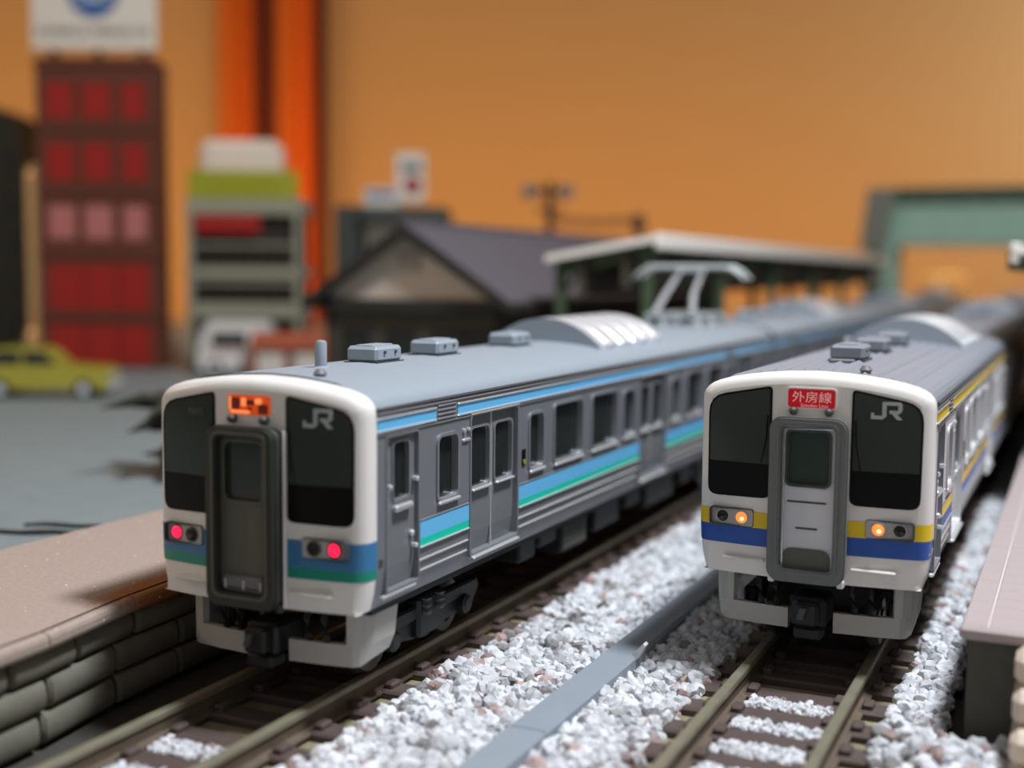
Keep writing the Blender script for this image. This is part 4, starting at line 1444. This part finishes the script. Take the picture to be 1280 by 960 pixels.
sl_ = town('market_stall', 'stall with a red-brown awning and white counter panels beside the white van', 'stall', (-139.7, 204, 4), YAW + .1)
M['awning'] = mat('red_brown_awning', (164, 84, 56), .7)
M['panelw'] = mat('white_panel', (206, 196, 186), .5)
MB().prism([(-4, 8.6), (-4, 9.6), (6, 12.8), (6, 11.6)], 0, -9.5, 11).build('awning', 'awning', sl_)
for x in (-9, .8, 10):
    for yy in (-3.4, 5):
        MB().rbox(x - .5, x + .5, yy - .5, yy + .5, 0, 9.6 if yy < 0 else 12, .1).build('post', 'awning', sl_)
for x0 in (-8, 2):
    MB().rbox(x0, x0 + 7.6, -2.6, -1.8, .5, 7.6, .2).build('counter_panel', 'panelw', sl_)
MB().rbox(-9, 10.4, -3, 5, 7.4, 8, .15).build('counter_top', 'awning', sl_)

# low dark building with roof signs behind the station
M['dkroof'] = mat('dark_grey_flat_roof', (64, 66, 62), .7)
M['greyw'] = mat('grey_brown_wall', (112, 106, 92), .8)
lb = town('flat_roof_building', 'dark flat-roofed building rising behind the station gable', 'building', (-131, 258, 4))
MB().box(-14, 10, 0, 30, 0, 44).build('wall', 'greyw', lb)
MB().rbox(-15.5, 11, -1.5, 31, 44, 49.5, .4).build('roof', 'dkroof', lb)
MB().rbox(-24, -16, 2, 20, 0, 50, .3).build('stair_tower', 'dkroof', lb)
for k in range(3):
    wd = MB().rbox(-11 + 7 * k, -6.5 + 7 * k, -.4, .3, 30, 40, .2).build('window', 'dkroof', lb)
s1 = town('roof_sign', 'white roof sign board with a blue line on the flat-roofed building', 'sign', (-139, 255.5, 53.5))
MB().rbox(-6.6, 5.4, 0, 1, 0, 5.8, .2).build('board', 'signw', s1)
MB().rbox(-5.4, 4.2, -.2, .1, 3.0, 4.6, .05).build('blue_line', 'logoblue', s1)
s2 = town('roof_sign', 'upright white roof sign with a red spot on the flat-roofed building', 'sign', (-131.5, 258.2, 53.5))
MB().rbox(-4.6, 4.4, 0, 1.6, 1.5, 16.4, .2).build('board', 'signw', s2)
MB().lathe([(.2, 0), (2.6, 0), (2.6, -.2), (.2, -.2)], (.6, -.05, 6.6), 1, 20).build('red_spot', 'tred', s2)
MB().rbox(-3, 3.4, -.2, .1, 10.6, 13.6, .05).build('grey_print', 'gangB', s2)
for x in (-3, 3):
    MB().rbox(x - .3, x + .3, .4, 1, 0, 1.8, .05).build('foot', 'dkroof', s2)

# utility poles
M['pole'] = mat('dark_brown_pole', (70, 44, 26), .7)
up = thing('utility_pole', 'dark utility pole with crossarm and two transformers above the station roof', 'pole', (-90.4, 271, 4), YAW)
MB().lathe([(1.5, 0), (1.2, 56.5), (.7, 57)], (0, 0, 0), 2, 10).build('shaft', 'pole', up, smooth=True)
MB().rbox(-8.4, 6.8, -.8, .8, 53.2, 54.8, .2).build('crossarm', 'pole', up)
MB().rbox(-4, 4, -.7, .7, 48.0, 49.2, .2).build('crossarm', 'pole', up)
for x in (-6.6, 5.0):
    MB().lathe([(1.4, 0), (1.8, .4), (1.8, 3.4), (1.2, 4)], (x, -1.6, 52.0), 2, 12).build('transformer', 'gangB', up, smooth=True)
for x in (-7.4, -3.4, 3.2, 6.0):
    MB().lathe([(.4, 0), (.7, .4), (.4, .8), (.7, 1.2), (.3, 1.6)], (x, 0, 54.7), 2, 8).build('insulator', 'dgrey', up)
u2 = thing('utility_pole', 'short dark pole carrying the cable end beside the platform canopy', 'pole', (-65.6, 281.6, 4), YAW)
MB().lathe([(1.3, 0), (1.2, 44), (1.0, 47.4), (.4, 47.7)], (0, 0, 0), 2, 10).build('shaft', 'pole', u2, smooth=True)
MB().rbox(-1.9, 1.9, -.9, .9, 42.5, 47.2, .2).build('cap_box', 'pole', u2)
cb = thing('overhead_cable', 'paired dark cable strung between the two utility poles', 'cable', (-90.4, 271, 49))
for dz in (0, 1.4):
    MB().tube([(24.8 * k / 8, 10.6 * k / 8, .2 + dz - .8 * math.sin(math.pi * k / 8)) for k in range(9)], .42, 6).build('wire', 'pole', cb)

# dark spiky shrub beside the train
M['shrub'] = mat('dark_olive_leaf', (44, 42, 30), .8)
shb = thing('spiky_shrub', 'dark spiky plant on the asphalt beside the blue striped train', 'plant', (-60, 66, 4))
MB().lathe([(2, 0), (1.2, 3), (.5, 12)], (0, 0, 0), 2, 8).build('stem', 'pole', shb)
for k in range(30):
    a = random.uniform(0, 2 * math.pi)
    L = random.uniform(6, 13)
    z = random.uniform(1, 12)
    dx, dy = math.cos(a), math.sin(a)
    zz = z - random.uniform(-1, 3)
    w2 = random.uniform(1.2, 2.4)
    MB().add([(0, 0, z), (dx * L * .5 - dy * w2, dy * L * .5 + dx * w2, z + 1.2), (dx * L, dy * L, max(.3, zz)), (dx * L * .5 + dy * w2, dy * L * .5 - dx * w2, z + .6), (dx * L * .5, dy * L * .5, z + 2)],
             [(0, 1, 4), (1, 2, 4), (2, 3, 4), (3, 0, 4), (0, 1, 2, 3)]).build('leaf', 'shrub', shb)

# dark marks on the square, built as three thin raised strips
M['strip'] = mat('wet_black_strip', (26, 44, 48), .3)
for i, (x, y, L, r) in enumerate(((-50, 23, 12, .9), (-45, 25.5, 9, .85), (-47.5, 28.5, 9, .9))):
    pts = [(-L / 2 + L * k / 8, .5 * math.sin(k * .8)) for k in range(9)]
    o = MB()
    wv = [.15 + .45 * math.sin(math.pi * (k + .3) / 8.6) for k in range(9)]
    o.add([(p, q - ww, z) for z in (0, .3) for (p, q), ww in zip(pts, wv)] + [(p, q + ww, z) for z in (0, .3) for (p, q), ww in zip(pts, wv)],
          [(k, k + 1, 19 + k, 18 + k) for k in range(8)] + [(9 + k, 10 + k, 28 + k, 27 + k) for k in range(8)] + [(k, k + 1, 10 + k, 9 + k) for k in range(8)] + [(18 + k, 19 + k, 28 + k, 27 + k) for k in range(8)])
    ob = o.build('rubber_strip', 'strip')
    ob.location = (x * S, y * S, .4)
    ob.rotation_euler = (0, 0, .43)
    tag(ob, ('longest dark strip lying on the asphalt nearest the platform', 'middle dark strip lying on the asphalt by the platform', 'thin dark strip lying on the asphalt farthest from the platform')[i], 'strip', 'dark strips on the asphalt')

# ------------------------------------------------------------------ room
M['wallp'] = mat('orange_tan_wall', (210, 158, 98), .85, noise=.03, scale=.2)
ce = Vector((57.8, -77.4, 0)) + Vector((-math.sin(YAW), math.cos(YAW), 0)) * 720
wl = thing('wall_back', 'plain orange-tan painted wall behind the layout', 'wall', (ce.x, ce.y, 0), YAW)
wl['kind'] = 'structure'
MB().box(-900, 900, 0, 20, -400, 900).build('plaster', 'wallp', wl)
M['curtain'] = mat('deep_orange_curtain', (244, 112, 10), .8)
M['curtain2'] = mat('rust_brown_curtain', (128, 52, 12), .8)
cu = thing('curtain', 'deep orange curtain hanging in folds against the tan wall', 'curtain', (ce.x, ce.y, -3), YAW)


def fold_panel(x0, x1, name, m, amp, ph):
    n = 24
    vs, fs = [], []
    for k in range(n + 1):
        x = x0 + (x1 - x0) * k / n
        y = -14 - amp * math.sin(ph + k / n * math.pi * 2)
        vs += [(x, y, 0), (x, y, 330), (x, y + 2, 0), (x, y + 2, 330)]
    for k in range(n):
        a, b = 4 * k, 4 * k + 4
        fs += [(a, b, b + 1, a + 1), (a + 2, b + 2, b + 3, a + 3), (a + 1, b + 1, b + 3, a + 3)]
    MB().add(vs, fs).build(name, m, cu, smooth='all')


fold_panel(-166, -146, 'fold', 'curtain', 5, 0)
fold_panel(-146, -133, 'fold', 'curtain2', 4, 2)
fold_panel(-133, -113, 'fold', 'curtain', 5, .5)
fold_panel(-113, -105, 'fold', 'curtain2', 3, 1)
